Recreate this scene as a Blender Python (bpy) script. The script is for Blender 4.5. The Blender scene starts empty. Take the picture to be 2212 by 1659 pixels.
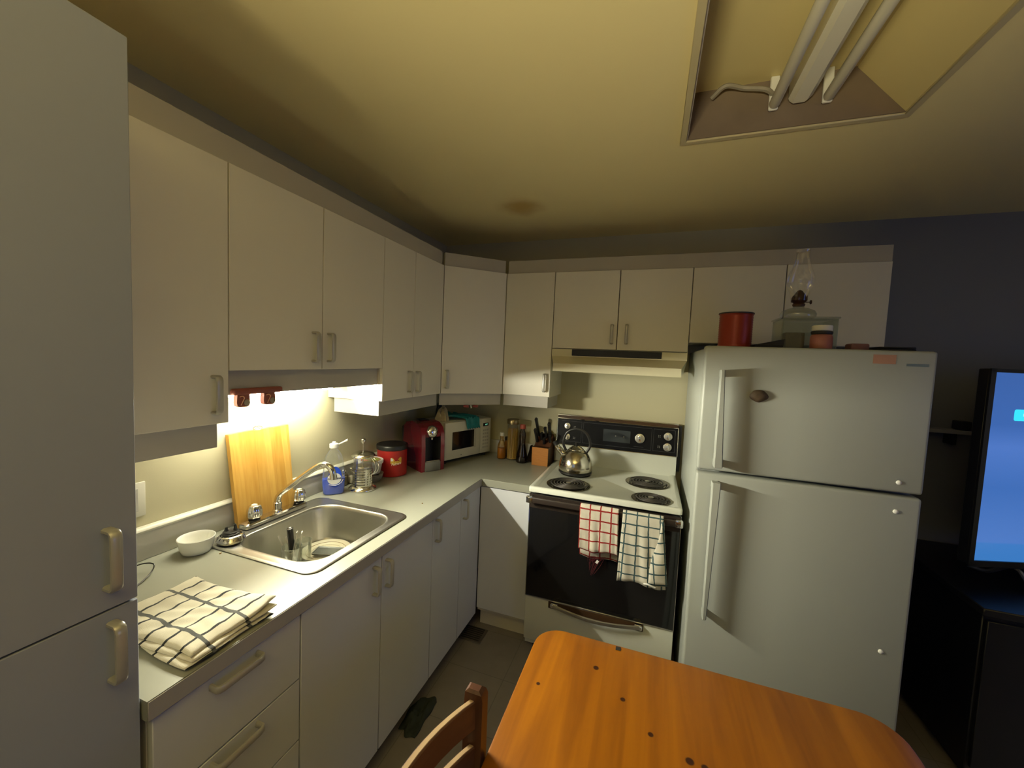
import bpy, bmesh, math, random
from mathutils import Vector, Matrix
R = random.Random(7)
sc = bpy.context.scene
COL = sc.collection
PI = math.pi

# ------------------------------------------------------------------ camera
cam_d = bpy.data.cameras.new('camera'); cam = bpy.data.objects.new('camera', cam_d); COL.objects.link(cam)
yaw, pitch, roll = 0.338, -0.0643, 0.0431
cy_, sy_, cp_, sp_ = math.cos(yaw), math.sin(yaw), math.cos(pitch), math.sin(pitch)
fwd = Vector((-sy_*cp_, cy_*cp_, sp_)); rgt = Vector((cy_, sy_, 0)); upv = rgt.cross(fwd)
r2 = math.cos(roll)*rgt + math.sin(roll)*upv; u2 = -math.sin(roll)*rgt + math.cos(roll)*upv
m = Matrix((r2, u2, -fwd)).transposed().to_4x4(); m.translation = (1.5208, -2.6998, 1.6122)
cam.matrix_world = m
cam_d.sensor_width = 36; cam_d.lens = 36*853.8/2212; cam_d.clip_start = .02; cam_d.clip_end = 60
sc.camera = cam
# ------------------------------------------------------------------ view and world
sc.view_settings.view_transform = 'Standard'; sc.view_settings.look = 'None'
sc.view_settings.exposure = 0.3; sc.view_settings.gamma = 1; sc.view_settings.use_curve_mapping = False
sc.cycles.use_denoising = True
sc.cycles.max_bounces = 12; sc.cycles.diffuse_bounces = 6; sc.cycles.glossy_bounces = 4
sc.cycles.transmission_bounces = 8; sc.cycles.transparent_max_bounces = 12
sc.cycles.caustics_reflective = False; sc.cycles.caustics_refractive = False
sc.cycles.sample_clamp_indirect = 4
w = bpy.data.worlds.new('world'); sc.world = w; w.use_nodes = True
w.node_tree.nodes['Background'].inputs[0].default_value = (.10, .14, .25, 1)
w.node_tree.nodes['Background'].inputs[1].default_value = .35
# ------------------------------------------------------------------ lights
def area(name, loc, rot, sx, sy, power, col):
    l = bpy.data.lights.new(name, 'AREA'); l.shape = 'RECTANGLE'; l.size = sx; l.size_y = sy; l.energy = power; l.color = col
    o = bpy.data.objects.new(name, l); o.location = loc; o.rotation_euler = rot; COL.objects.link(o); return o
# the tube under the wall cabinet over the sink
LAMP_STRENGTH, GLOW_STRENGTH, GLOW_TILT = 150, 1120, 27   # the lit tube itself is built with its fixture below
# added bluish fill lights, unseen: behind the photographer and on the right
BACK_FILL = area('added_back_fill', (.88, -4.50, 1.65), (math.radians(90), 0, 0), 1.1, 1.1, 1.2, (.45, .60, 1))
# added warm up-light behind the photographer, aimed to brighten the ceiling
UPLIGHT = area('added_ceiling_uplight', (1.10, -4.45, 1.20), (math.radians(134), 0, math.radians(-11)), .5, .25, 16.0, (1, .87, .50)); UPLIGHT.data.spread = math.radians(58)
SIDE_FILL = area('added_side_fill', (4.85, -2.6, 1.5), (math.radians(90), 0, math.radians(90)), 1.2, 1.2, 6.0, (.22, .34, 1))  # added blue fill from the unseen right side

# ------------------------------------------------------------------ materials
def new_mat(name):
    mt = bpy.data.materials.new(name); mt.use_nodes = True; nt = mt.node_tree; return mt, nt, nt.nodes['Principled BSDF']
def N(nt, t, **k):
    n = nt.nodes.new(t)
    for a, v in k.items(): setattr(n, a, v)
    return n
def setin(n, **k):
    for a, v in k.items(): n.inputs[a.replace('_', ' ')].default_value = v
def mat(name, col, rough=.5, metal=0, var=.06, scale=8, bump=0, bscale=200, coat=0, alpha=1, trans=0, ior=1.45, spec=.5, stretch=None):
    mt, nt, b = new_mat(name)
    tc = N(nt, 'ShaderNodeTexCoord'); mp = N(nt, 'ShaderNodeMapping'); nt.links.new(tc.outputs['Object'], mp.inputs[0])
    if stretch: mp.inputs['Scale'].default_value = stretch
    nz = N(nt, 'ShaderNodeTexNoise'); nz.inputs['Scale'].default_value = scale; nz.inputs['Detail'].default_value = 4
    nt.links.new(mp.outputs[0], nz.inputs['Vector'])
    mx = N(nt, 'ShaderNodeMix', data_type='RGBA')
    mx.inputs['A'].default_value = (*[max(0, c*(1-var)) for c in col], 1); mx.inputs['B'].default_value = (*[min(1, c*(1+var)) for c in col], 1)
    nt.links.new(nz.outputs[0], mx.inputs['Factor']); nt.links.new(mx.outputs['Result'], b.inputs['Base Color'])
    setin(b, Roughness=rough, Metallic=metal, IOR=ior); b.inputs['Coat Weight'].default_value = coat
    b.inputs['Specular IOR Level'].default_value = spec; b.inputs['Transmission Weight'].default_value = trans; b.inputs['Alpha'].default_value = alpha
    if bump:
        n2 = N(nt, 'ShaderNodeTexNoise'); n2.inputs['Scale'].default_value = bscale; nt.links.new(mp.outputs[0], n2.inputs['Vector'])
        bp = N(nt, 'ShaderNodeBump'); bp.inputs['Strength'].default_value = bump; bp.inputs['Distance'].default_value = .002
        nt.links.new(n2.outputs[0], bp.inputs['Height']); nt.links.new(bp.outputs[0], b.inputs['Normal'])
    return mt
def math_(nt, op, a, b=None, c=None):
    n = N(nt, 'ShaderNodeMath', operation=op)
    for i, v in enumerate((a, b, c)):
        if v is None: continue
        if isinstance(v, (int, float)): n.inputs[i].default_value = v
        else: nt.links.new(v, n.inputs[i])
    return n.outputs[0]
def mixc(nt, fac, a, b):
    m_ = N(nt, 'ShaderNodeMix', data_type='RGBA')
    for k, v in (('Factor', fac), ('A', a), ('B', b)):
        if isinstance(v, tuple): m_.inputs[k].default_value = (*v, 1)
        elif isinstance(v, (int, float)): m_.inputs[k].default_value = v
        else: nt.links.new(v, m_.inputs[k])
    return m_.outputs['Result']
def glass(name, tint=(1, 1, 1), op=.03, rough=.03, haze=0):
    # thin clear glass or plastic: see-through, mirror-like towards the edges, haze = share of milky scatter
    mt = bpy.data.materials.new(name); mt.use_nodes = True; nt = mt.node_tree
    gl = N(nt, 'ShaderNodeBsdfGlossy'); gl.inputs['Roughness'].default_value = rough; gl.inputs['Color'].default_value = (.95, .95, .95, 1)
    tr = N(nt, 'ShaderNodeBsdfTransparent'); tr.inputs[0].default_value = (*tint, 1)
    fr = N(nt, 'ShaderNodeFresnel'); fr.inputs[0].default_value = 1.5
    f = math_(nt, 'ADD', math_(nt, 'MULTIPLY', fr.outputs[0], .42), op)
    ms = N(nt, 'ShaderNodeMixShader'); nt.links.new(f, ms.inputs[0]); nt.links.new(tr.outputs[0], ms.inputs[1]); nt.links.new(gl.outputs[0], ms.inputs[2])
    out = ms.outputs[0]
    if haze:
        df = nt.nodes['Principled BSDF']; df.inputs['Base Color'].default_value = (*tint, 1); df.inputs['Roughness'].default_value = .5
        m2 = N(nt, 'ShaderNodeMixShader'); m2.inputs[0].default_value = haze; nt.links.new(out, m2.inputs[1]); nt.links.new(df.outputs[0], m2.inputs[2]); out = m2.outputs[0]
    nt.links.new(out, nt.nodes['Material Output'].inputs[0]); return mt
def emit(name, col, s):
    mt, nt, b = new_mat(name); b.inputs['Base Color'].default_value = (0, 0, 0, 1)
    b.inputs['Emission Color'].default_value = (*col, 1); b.inputs['Emission Strength'].default_value = s; return mt
def emit_front(name, col, s):
    # gives light on the front side only, dull metal behind
    mt = emit(name, col, s); nt = mt.node_tree; g_ = N(nt, 'ShaderNodeNewGeometry')
    nt.links.new(math_(nt, 'MULTIPLY', math_(nt, 'SUBTRACT', 1.0, g_.outputs['Backfacing']), s), nt.nodes['Principled BSDF'].inputs['Emission Strength']); return mt
def stripes_mat(name, base, c1, ax, spec, c2=None):
    """cloth with woven stripes; spec: for each of the two axes (axis, period, offset, halfwidth)"""
    mt, nt, b = new_mat(name); uv = N(nt, 'ShaderNodeUVMap'); sp = N(nt, 'ShaderNodeSeparateXYZ')
    wb = N(nt, 'ShaderNodeTexNoise'); wb.inputs['Scale'].default_value = 30; nt.links.new(uv.outputs[0], wb.inputs['Vector'])
    nt.links.new(uv.outputs[0], sp.inputs[0])
    nz = N(nt, 'ShaderNodeTexNoise'); nz.inputs['Scale'].default_value = 25; nz.inputs['Detail'].default_value = 5; nt.links.new(uv.outputs[0], nz.inputs['Vector'])
    col = mixc(nt, nz.outputs[0], tuple(c*.82 for c in base), tuple(min(1, c*1.1) for c in base))
    for i, (k, per, off, hw) in enumerate(spec):
        v = math_(nt, 'ADD', sp.outputs[k], off); v = math_(nt, 'ADD', v, math_(nt, 'MULTIPLY', math_(nt, 'SUBTRACT', wb.outputs[0], .5), .006))
        v = math_(nt, 'ABSOLUTE', math_(nt, 'SUBTRACT', math_(nt, 'FRACT', math_(nt, 'DIVIDE', v, per)), .5))
        f = math_(nt, 'LESS_THAN', v, hw/per)
        col = mixc(nt, f, col, c1 if i == 0 or c2 is None else c2)
    nt.links.new(col, b.inputs['Base Color']); setin(b, Roughness=.95)
    wv = N(nt, 'ShaderNodeTexNoise'); wv.inputs['Scale'].default_value = 700; nt.links.new(uv.outputs[0], wv.inputs['Vector'])
    bp = N(nt, 'ShaderNodeBump'); bp.inputs['Strength'].default_value = .5; bp.inputs['Distance'].default_value = .002
    nt.links.new(wv.outputs[0], bp.inputs['Height']); nt.links.new(bp.outputs[0], b.inputs['Normal']); return mt

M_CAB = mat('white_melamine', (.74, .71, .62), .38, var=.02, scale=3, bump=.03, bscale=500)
M_CABL = mat('blue_lit_white_melamine', (.60, .62, .66), .38, var=.02, scale=3, bump=.03, bscale=500)  # base fronts: bluish room light put into the white
M_PANTRY = mat('shaded_blue_white_melamine', (.33, .36, .43), .38, var=.02, scale=3, bump=.03, bscale=500)  # pantry doors: dim blue light put into the white
M_CABIN = mat('cabinet_side_board', (.66, .63, .54), .45, var=.02)
M_DARKGAP = mat('dark_gap_board', (.10, .085, .06), .8)  # dark sheet behind the door gaps, also the toe kicks
M_VAL = mat('grey_light_rail', (.44, .42, .38), .5, var=.03)
M_PULL = mat('satin_ivory_pull', (.44, .43, .39), .3, metal=.25, var=.03)
M_COUNTER = mat('grey_laminate', (.28, .285, .235), .33, var=.05, scale=3, bump=.04, bscale=900)
M_EDGE = mat('grey_laminate_edge', (.36, .35, .34), .45, var=.06, scale=20)
M_WALL = mat('cream_wall_paint', (.52, .485, .32), .55, var=.03, scale=2, bump=.05, bscale=250)
def ramp_(nt, v, a, b):
    mr = N(nt, 'ShaderNodeMapRange', interpolation_type='SMOOTHSTEP'); nt.links.new(v, mr.inputs[0]); mr.inputs[1].default_value = a; mr.inputs[2].default_value = b; return mr.outputs[0]
def back_wall_mat():
    # cream in the kitchen, blue-grey paint from behind the last wall cabinet on
    mt = M_WALL.copy(); mt.name = 'back_wall_two_paints'; nt = mt.node_tree; b = nt.nodes['Principled BSDF']; src = b.inputs['Base Color'].links[0].from_socket
    g_ = N(nt, 'ShaderNodeNewGeometry'); sp = N(nt, 'ShaderNodeSeparateXYZ'); nt.links.new(g_.outputs['Position'], sp.inputs[0])
    nt.links.new(mixc(nt, ramp_(nt, sp.outputs[0], 1.9, 2.7), src, (.20, .205, .225)), b.inputs['Base Color']); return mt
M_CEIL = None
M_STEEL = mat('brushed_stainless', (.54, .53, .48), .34, metal=1, var=.05, scale=6, bump=.06, bscale=60, stretch=(1, 20, 1))
M_CHROME = mat('chrome', (.80, .79, .76), .08, metal=1, var=.02)
M_BLACK = mat('black_plastic', (.012, .012, .012), .35, var=.2)
M_BLKGLASS = mat('black_oven_glass', (.006, .006, .007), .12, var=.1, coat=.3)
M_ENAMEL = mat('white_enamel', (.60, .62, .55), .22, var=.02, coat=.3)
M_WHITE = mat('white_ceramic', (.82, .82, .76), .2, var=.02, coat=.3)
M_PLASTW = mat('white_plastic', (.80, .80, .76), .4, var=.02)
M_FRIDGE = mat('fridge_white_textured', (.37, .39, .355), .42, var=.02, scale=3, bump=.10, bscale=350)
M_RED = mat('red_plastic', (.50, .018, .018), .35, var=.08)
M_DKRED = mat('dark_red_plastic', (.20, .022, .022), .35, var=.1)
M_DARKWOOD = mat('dark_brown_wood', (.065, .022, .010), .4, var=.3, scale=12, stretch=(1, 1, 8), coat=.2)
M_GLASS = glass('clear_glass')
M_TUMB = glass('thick_clear_glass', (.93, .95, .92), .10, .05, .05)
M_CUT = mat('table_steel', (.74, .72, .66), .30, metal=.85, var=.05)
M_CONSOLE = mat('matt_black_console', (.007, .007, .008), .30, var=.1, spec=.18)
M_CHAR = mat('black_iron', (.02, .02, .02), .5, var=.2)

def ceiling_mat():
    mt, nt, b = new_mat('yellowed_ceiling_paint')
    g = N(nt, 'ShaderNodeNewGeometry')
    nz = N(nt, 'ShaderNodeTexNoise'); nz.inputs['Scale'].default_value = 1.3; nz.inputs['Detail'].default_value = 3; nt.links.new(g.outputs['Position'], nz.inputs['Vector'])
    col = mixc(nt, nz.outputs[0], (.84, .73, .38), (.90, .79, .44))
    # the orange-brown water stain by the corner
    vm = N(nt, 'ShaderNodeVectorMath', operation='DISTANCE'); nt.links.new(g.outputs['Position'], vm.inputs[0]); vm.inputs[1].default_value = (.79, -.60, 2.44)
    n2 = N(nt, 'ShaderNodeTexNoise'); n2.inputs['Scale'].default_value = 9; nt.links.new(g.outputs['Position'], n2.inputs['Vector'])
    d = math_(nt, 'ADD', vm.outputs['Value'], math_(nt, 'MULTIPLY', n2.outputs[0], .10))
    mr = N(nt, 'ShaderNodeMapRange', interpolation_type='SMOOTHSTEP'); nt.links.new(d, mr.inputs[0])
    mr.inputs[1].default_value = .07; mr.inputs[2].default_value = .22; mr.inputs[3].default_value = .75; mr.inputs[4].default_value = 0
    col = mixc(nt, mr.outputs[0], col, (.50, .31, .06))
    nt.links.new(col, b.inputs['Base Color']); setin(b, Roughness=.7); return mt
M_CEIL = ceiling_mat()
def floor_mat():
    mt, nt, b = new_mat('grey_brown_vinyl')
    g = N(nt, 'ShaderNodeNewGeometry')
    nz = N(nt, 'ShaderNodeTexNoise'); nz.inputs['Scale'].default_value = 14; nz.inputs['Detail'].default_value = 6; nt.links.new(g.outputs['Position'], nz.inputs['Vector'])
    col = mixc(nt, nz.outputs[0], (.21, .185, .165), (.28, .255, .23))
    br = N(nt, 'ShaderNodeTexBrick'); br.offset = 0; nt.links.new(g.outputs['Position'], br.inputs['Vector'])
    setin(br, Scale=1.0); br.inputs['Brick Width'].default_value = .305; br.inputs['Row Height'].default_value = .305; br.inputs['Mortar Size'].default_value = .002
    br.inputs['Color1'].default_value = (1, 1, 1, 1); br.inputs['Color2'].default_value = (.93, .93, .93, 1); br.inputs['Mortar'].default_value = (.7, .7, .7, 1)
    m_ = N(nt, 'ShaderNodeMix', data_type='RGBA', blend_type='MULTIPLY'); m_.inputs['Factor'].default_value = 1
    nt.links.new(col, m_.inputs['A']); nt.links.new(br.outputs[0], m_.inputs['B'])
    nt.links.new(m_.outputs['Result'], b.inputs['Base Color']); setin(b, Roughness=.4); return mt
M_FLOOR = floor_mat()
def pine(name, light, dark, knots=(), gy=True):
    mt, nt, b = new_mat(name); g = N(nt, 'ShaderNodeNewGeometry')
    mp = N(nt, 'ShaderNodeMapping'); nt.links.new(g.outputs['Position'], mp.inputs[0]); mp.inputs['Scale'].default_value = (14, 1.0, 14) if gy else (14, 14, 1.2)
    nz = N(nt, 'ShaderNodeTexNoise'); nz.inputs['Scale'].default_value = 1.6; nz.inputs['Detail'].default_value = 7; nz.inputs['Distortion'].default_value = .6
    nt.links.new(mp.outputs[0], nz.inputs['Vector'])
    cr = N(nt, 'ShaderNodeValToRGB'); cr.color_ramp.elements[0].position = .3; cr.color_ramp.elements[1].position = .68
    cr.color_ramp.elements[0].color = (*dark, 1); cr.color_ramp.elements[1].color = (*light, 1); nt.links.new(nz.outputs[0], cr.inputs[0])
    col = cr.outputs[0]
    # glued boards of slightly different tone
    sp = N(nt, 'ShaderNodeSeparateXYZ'); nt.links.new(g.outputs['Position'], sp.inputs[0])
    wn = N(nt, 'ShaderNodeTexWhiteNoise', noise_dimensions='1D'); nt.links.new(math_(nt, 'FLOOR', math_(nt, 'MULTIPLY', sp.outputs[0 if gy else 1], 9.0 if gy else 20)), wn.inputs['W'])
    col = mixc(nt, math_(nt, 'MULTIPLY', wn.outputs[0], .35), col, dark)
    for (kx, ky, kz, kr) in knots:
        vm = N(nt, 'ShaderNodeVectorMath', operation='DISTANCE'); nt.links.new(g.outputs['Position'], vm.inputs[0]); vm.inputs[1].default_value = (kx, ky, kz)
        mr = N(nt, 'ShaderNodeMapRange', interpolation_type='SMOOTHSTEP'); nt.links.new(vm.outputs['Value'], mr.inputs[0])
        mr.inputs[1].default_value = kr*.95; mr.inputs[2].default_value = kr*1.6; mr.inputs[3].default_value = 1; mr.inputs[4].default_value = 0
        col = mixc(nt, mr.outputs[0], col, (.030, .007, .002))
    nt.links.new(col, b.inputs['Base Color']); setin(b, Roughness=.38); b.inputs['Specular IOR Level'].default_value = .35; b.inputs['Coat Weight'].default_value = 0
    return mt

# ------------------------------------------------------------------ geometry helpers
class G:
    def __init__(s, M=None): s.bm = bmesh.new(); s.M = M or Matrix()
    def add(s, verts, faces):
        vs = [s.bm.verts.new(s.M @ Vector(v)) for v in verts]
        for f in faces:
            try: s.bm.faces.new([vs[i] for i in f])
            except ValueError: pass
        return s
    def box(s, x0, x1, y0, y1, z0, z1, bev=0, seg=2):
        x0, x1 = min(x0, x1), max(x0, x1); y0, y1 = min(y0, y1), max(y0, y1); z0, z1 = min(z0, z1), max(z0, z1)
        v = [(x, y, z) for x in (x0, x1) for y in (y0, y1) for z in (z0, z1)]
        f = [(0, 1, 3, 2), (4, 6, 7, 5), (0, 4, 5, 1), (2, 3, 7, 6), (0, 2, 6, 4), (1, 5, 7, 3)]
        if not bev: return s.add(v, f)
        t = bmesh.new(); vs = [t.verts.new(s.M @ Vector(q)) for q in v]
        for q in f: t.faces.new([vs[i] for i in q])
        bmesh.ops.bevel(t, geom=list(t.edges), offset=bev, segments=seg, affect='EDGES', profile=.5)
        me = bpy.data.meshes.new('t'); t.to_mesh(me); t.free(); s.bm.from_mesh(me); bpy.data.meshes.remove(me); return s
    def rings(s, rings, cap0=True, cap1=True, closed=False):
        n = len(rings[0]); V = [v for r in rings for v in r]; F = []
        K = len(rings)
        for k in range(K if closed else K-1):
            a, b = k*n, ((k+1) % K)*n
            for i in range(n): j = (i+1) % n; F.append((a+i, a+j, b+j, b+i))
        if not closed:
            if cap0: F.append(tuple(range(n-1, -1, -1)))
            if cap1: F.append(tuple((K-1)*n+i for i in range(n)))
        return s.add(V, F)
    def lathe(s, prof, c=(0, 0, 0), n=32, cap0=True, cap1=True, sx=1, sy=1):
        rr = [[(c[0]+r*sx*math.cos(2*PI*i/n), c[1]+r*sy*math.sin(2*PI*i/n), c[2]+z) for i in range(n)] for r, z in prof]
        return s.rings(rr, cap0, cap1)
    def cyl(s, p0, p1, r0, r1=None, n=16, cap=True):
        return s.tube([p0, p1], [r0, r0 if r1 is None else r1], n, cap)
    def tube(s, pts, r, n=8, cap=True, closed=False, flat=1.0, ref=None):
        P = [Vector(p) for p in pts]; K = len(P)
        rs = r if isinstance(r, (list, tuple)) else [r]*K
        rr = []; prev = None
        for k in range(K):
            if closed: t = P[(k+1) % K]-P[k-1]
            else: t = P[min(k+1, K-1)]-P[max(k-1, 0)]
            t.normalize()
            if prev is None:
                a = Vector(ref) if ref else (Vector((0, 0, 1)) if abs(t.z) < .9 else Vector((1, 0, 0)))
                u = t.cross(a).normalized()
            else: u = (prev - t*prev.dot(t)).normalized()
            prev = u; v = t.cross(u)
            rr.append([P[k]+u*rs[k]*math.cos(2*PI*i/n)+v*rs[k]*flat*math.sin(2*PI*i/n) for i in range(n)])
        return s.rings(rr, cap, cap, closed)
    def prism(s, poly, z0, z1):
        n = len(poly); V = [(x, y, z0) for x, y in poly]+[(x, y, z1) for x, y in poly]
        F = [tuple(range(n-1, -1, -1)), tuple(range(n, 2*n))]+[(i, (i+1) % n, n+(i+1) % n, n+i) for i in range(n)]
        return s.add(V, F)
    def bar(s, a, b, wy, wz):
        """a straight bar of rectangular section from a to b"""
        a, b = Vector(a), Vector(b); t = (b-a).normalized(); u = t.cross(Vector((0, 0, 1)) if abs(t.z) < .9 else Vector((0, 1, 0))).normalized(); v = u.cross(t)
        V = [p+u*i*wy/2+v*j*wz/2 for p in (a, b) for i, j in ((-1, -1), (1, -1), (1, 1), (-1, 1))]
        return s.add(V, [(3, 2, 1, 0), (4, 5, 6, 7), (0, 1, 5, 4), (1, 2, 6, 5), (2, 3, 7, 6), (3, 0, 4, 7)])
def rrect(x0, x1, y0, y1, r, z, k=5):
    out = []
    for cx, cy, a in ((x1-r, y1-r, 0), (x0+r, y1-r, 90), (x0+r, y0+r, 180), (x1-r, y0+r, 270)):
        for i in range(k+1):
            t = math.radians(a+90*i/k); out.append((cx+r*math.cos(t), cy+r*math.sin(t), z))
    return out
WM = {}
def finish(bm, smooth, ang=.7):
    bmesh.ops.recalc_face_normals(bm, faces=bm.faces)
    if smooth:
        for f in bm.faces: f.smooth = True
        for e in bm.edges:
            if len(e.link_faces) == 2 and e.calc_face_angle(0) > ang: e.smooth = False
def obj(name, g, mt, parent=None, local=False, smooth=True, uvs=None, ang=.7, recalc=True):
    bm = g.bm
    if recalc: finish(bm, smooth, ang)
    else:
        for f in bm.faces: f.smooth = smooth
    if parent is not None and not local: bm.transform(WM[parent.name].inverted())
    me = bpy.data.meshes.new(name); bm.to_mesh(me); bm.free(); me.materials.append(mt)
    o = bpy.data.objects.new(name, me); COL.objects.link(o)
    if parent is not None: o.parent = parent; WM[o.name] = WM[parent.name]
    else: WM[o.name] = Matrix()
    return o
def thing(name, label, cat, loc=(0, 0, 0), rz=0, group=None):
    o = bpy.data.objects.new(name, None); COL.objects.link(o); o.empty_display_size = .05
    o.location = loc; o.rotation_euler = (0, 0, rz); WM[o.name] = Matrix.Translation(loc) @ Matrix.Rotation(rz, 4, 'Z')
    o['label'] = label; o['category'] = cat
    if group: o['group'] = group
    return o
def tag(o, label, cat, group=None, kind=None):
    o['label'] = label; o['category'] = cat
    if group: o['group'] = group
    if kind: o['kind'] = kind
    return o
def struct(name, g, mt, parent=None):
    o = obj(name, g, mt, parent, smooth=False)
    if parent is None: o['kind'] = 'structure'
    return o
def copy_tree(o, parent=None, loc=None, rz=None):
    c = o.copy(); COL.objects.link(c)
    if parent is not None: c.parent = parent
    if loc is not None: c.location = loc
    if rz is not None: c.rotation_euler = (0, 0, rz)
    for ch in list(o.children): copy_tree(ch, c)
    return c
def text(name, s, size, mt, M, parent, depth=.0006, bold=0, shear=0, curve=None):
    cu = bpy.data.curves.new(name, 'FONT'); cu.body = s; cu.size = size; cu.align_x = 'CENTER'; cu.align_y = 'CENTER'; cu.extrude = depth; cu.offset = bold; cu.shear = shear; cu.resolution_u = 2
    o = bpy.data.objects.new('tmp', cu); COL.objects.link(o)
    dg = bpy.context.evaluated_depsgraph_get(); me = bpy.data.meshes.new_from_object(o.evaluated_get(dg)); bpy.data.objects.remove(o); bpy.data.curves.remove(cu)
    g = G(); g.bm.from_mesh(me); bpy.data.meshes.remove(me); g.bm.transform(M)
    if curve:
        for v in g.bm.verts: v.co = curve(v.co)
    bmesh.ops.remove_doubles(g.bm, verts=g.bm.verts, dist=1e-5)
    return obj(name, g, mt, parent, smooth=False)
def smooth_path(pts, n=8):
    """Catmull-Rom"""
    P = [Vector(p) for p in pts]; P = [2*P[0]-P[1]]+P+[2*P[-1]-P[-2]]; out = []
    for k in range(1, len(P)-2):
        for i in range(n):
            t = i/n; a, b, c, d = P[k-1:k+3]
            out.append(.5*((2*b)+(c-a)*t+(2*a-5*b+4*c-d)*t*t+(-a+3*b-3*c+d)*t**3))
    out.append(P[-2]); return out

# ================================================================== the room
g = G()   # floor, one slab
g.box(-.1, 5.0, -4.6, .1, -.05, 0); struct('floor', g, M_FLOOR)
# ceiling with the light well cut out
BX0, BX1, BY0, BY1, BZ = 1.585, 2.225, -2.30, -1.072, 2.60
g = G(); ZC = 2.44
for a in ((-.1, BX0, -4.6, .1), (BX1, 5.0, -4.6, .1), (BX0, BX1, BY1, .1), (BX0, BX1, -4.6, BY0)): g.box(*a, ZC, ZC+.04)
struct('ceiling', g, M_CEIL)
g = G(); g.box(-.1, 0, -4.6, .1, 0, 2.75); struct('wall_left', g, M_WALL)
M_WALLB = back_wall_mat()
g = G(); g.box(0, 5.0, 0, .1, 0, 2.75); struct('wall_back', g, M_WALLB)
def wall_with_hole(name, axis, c0, c1, a0, a1, h0, h1, z0, z1):
    g = G()
    def bb(p, q, z_0, z_1):
        if axis == 'y': g.box(p, q, c0, c1, z_0, z_1)
        else: g.box(c0, c1, p, q, z_0, z_1)
    bb(a0, h0, 0, 2.75); bb(h1, a1, 0, 2.75); bb(h0, h1, 0, z0); bb(h0, h1, z1, 2.75)
    struct(name, g, M_WALL)
wall_with_hole('wall_front', 'y', -4.7, -4.6, -.1, 5.1, 0.30, 1.46, 1.05, 2.25)
wall_with_hole('wall_right', 'x', 5.0, 5.1, -4.6, .1, -3.25, -1.95, .85, 2.15)
def window(name, axis, c, h0, h1, z0, z1):  # builds the added, unseen window
    def bx(g, p, q, d0, d1, a, b_):
        return g.box(p, q, c+d0, c+d1, a, b_) if axis == 'y' else g.box(c+d0, c+d1, p, q, a, b_)
    s = -1
    g = G(); t = .05
    for a in ((h0, h0+t, z0, z1), (h1-t, h1, z0, z1), (h0, h1, z0, z0+t), (h0, h1, z1-t, z1), ((h0+h1)/2-t/2, (h0+h1)/2+t/2, z0, z1)): bx(g, a[0], a[1], -.07, -.02, a[2], a[3])
    w_ = struct(name, g, M_PLASTW)
    g = G(); bx(g, h0+t, h1-t, -.05, -.045, z0+t, z1-t); obj('added_pane', g, M_GLASS, w_)
if 1:
    window('added_window_1', 'y', -4.61, 0.30, 1.46, 1.05, 2.25)  # unseen window, added to go with the back fill
    g = G()
    for a in ((-3.25, -3.2, .85, 2.15), (-2.0, -1.95, .85, 2.15), (-3.25, -1.95, .85, .9), (-3.25, -1.95, 2.1, 2.15)): g.box(5.03, 5.08, a[0], a[1], a[2], a[3])
    w2 = struct('added_window_2', g, M_PLASTW); g = G(); g.box(5.05, 5.055, -3.2, -2.0, .9, 2.1); obj('added_pane', g, M_GLASS, w2)  # unseen window, added to go with the side fill

# ================================================================== light well in the ceiling
M_WELL = mat('grey_well_liner', (.42, .38, .36), .6, var=.05)
M_PAN = mat('cream_reflector_pan', (.70, .60, .30), .5, var=.04, scale=3)
M_TUBE = mat('unlit_fluorescent_tube', (.84, .82, .70), .25, var=.04)
M_TRIMC = mat('cream_aluminium_trim', (.66, .58, .36), .35, metal=.2, var=.03)
t = thing('ceiling_light_box', 'open recessed ceiling light box with unlit tubes and no cover', 'ceiling light', ((BX0+BX1)/2, (BY0+BY1)/2, ZC))
g = G(); g.box(BX0+.001, BX0+.008, BY0+.01, BY1-.01, ZC-.002, BZ); obj('side_panel', g, M_WELL, t)
g = G(); g.box(BX0+.001, BX1-.001, BY1-.009, BY1-.001, ZC-.002, BZ); obj('side_panel', g, mat('dark_brown_liner', (.20, .15, .11), .6, var=.2), t)
g = G(); g.box(BX0+.001, BX1-.001, BY0+.001, BY0+.009, ZC-.002, BZ); obj('side_panel', g, M_WELL, t)
g = G(); g.add([(BX1-.006, BY0+.01, ZC-.001), (BX1-.006, BY1-.01, ZC-.001), (BX1-.14, BY1-.01, BZ-.004), (BX1-.14, BY0+.01, BZ-.004), (BX1-.001, BY0+.01, ZC-.001), (BX1-.001, BY1-.01, ZC-.001), (BX1-.128, BY1-.01, BZ), (BX1-.128, BY0+.01, BZ)],
               [(0, 1, 2, 3), (7, 6, 5, 4), (0, 4, 5, 1), (2, 6, 7, 3), (1, 5, 6, 2), (0, 3, 7, 4)])
obj('sloped_reflector', g, M_PAN, t, smooth=False)
g = G(); g.box(BX0-.012, BX1+.012, BY0-.012, BY1+.012, BZ, BZ+.015); obj('reflector_pan', g, M_PAN, t)
g = G()
for a in ((BX0-.018, BX0+.004, BY0, BY1), (BX1-.004, BX1+.018, BY0, BY1), (BX0-.018, BX1+.018, BY1-.004, BY1+.018), (BX0-.018, BX1+.018, BY0-.018, BY0+.004)): g.box(*a, ZC-.008, ZC, .002, 1)
obj('rim_trim', g, M_TRIMC, t)
g = G()
g.rings([[(1.925+dx*s_, y, 2.51+dz*s_) for dx, dz in ((-.034, .05), (-.034, 0), (-.02, -.012), (.02, -.012), (.034, 0), (.034, .05))] for y, s_ in ((BY0+.02, .9), (BY0+.03, 1), (BY1-.045, 1), (BY1-.03, .8))])
obj('ballast_cover', g, M_TUBE, t)
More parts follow.
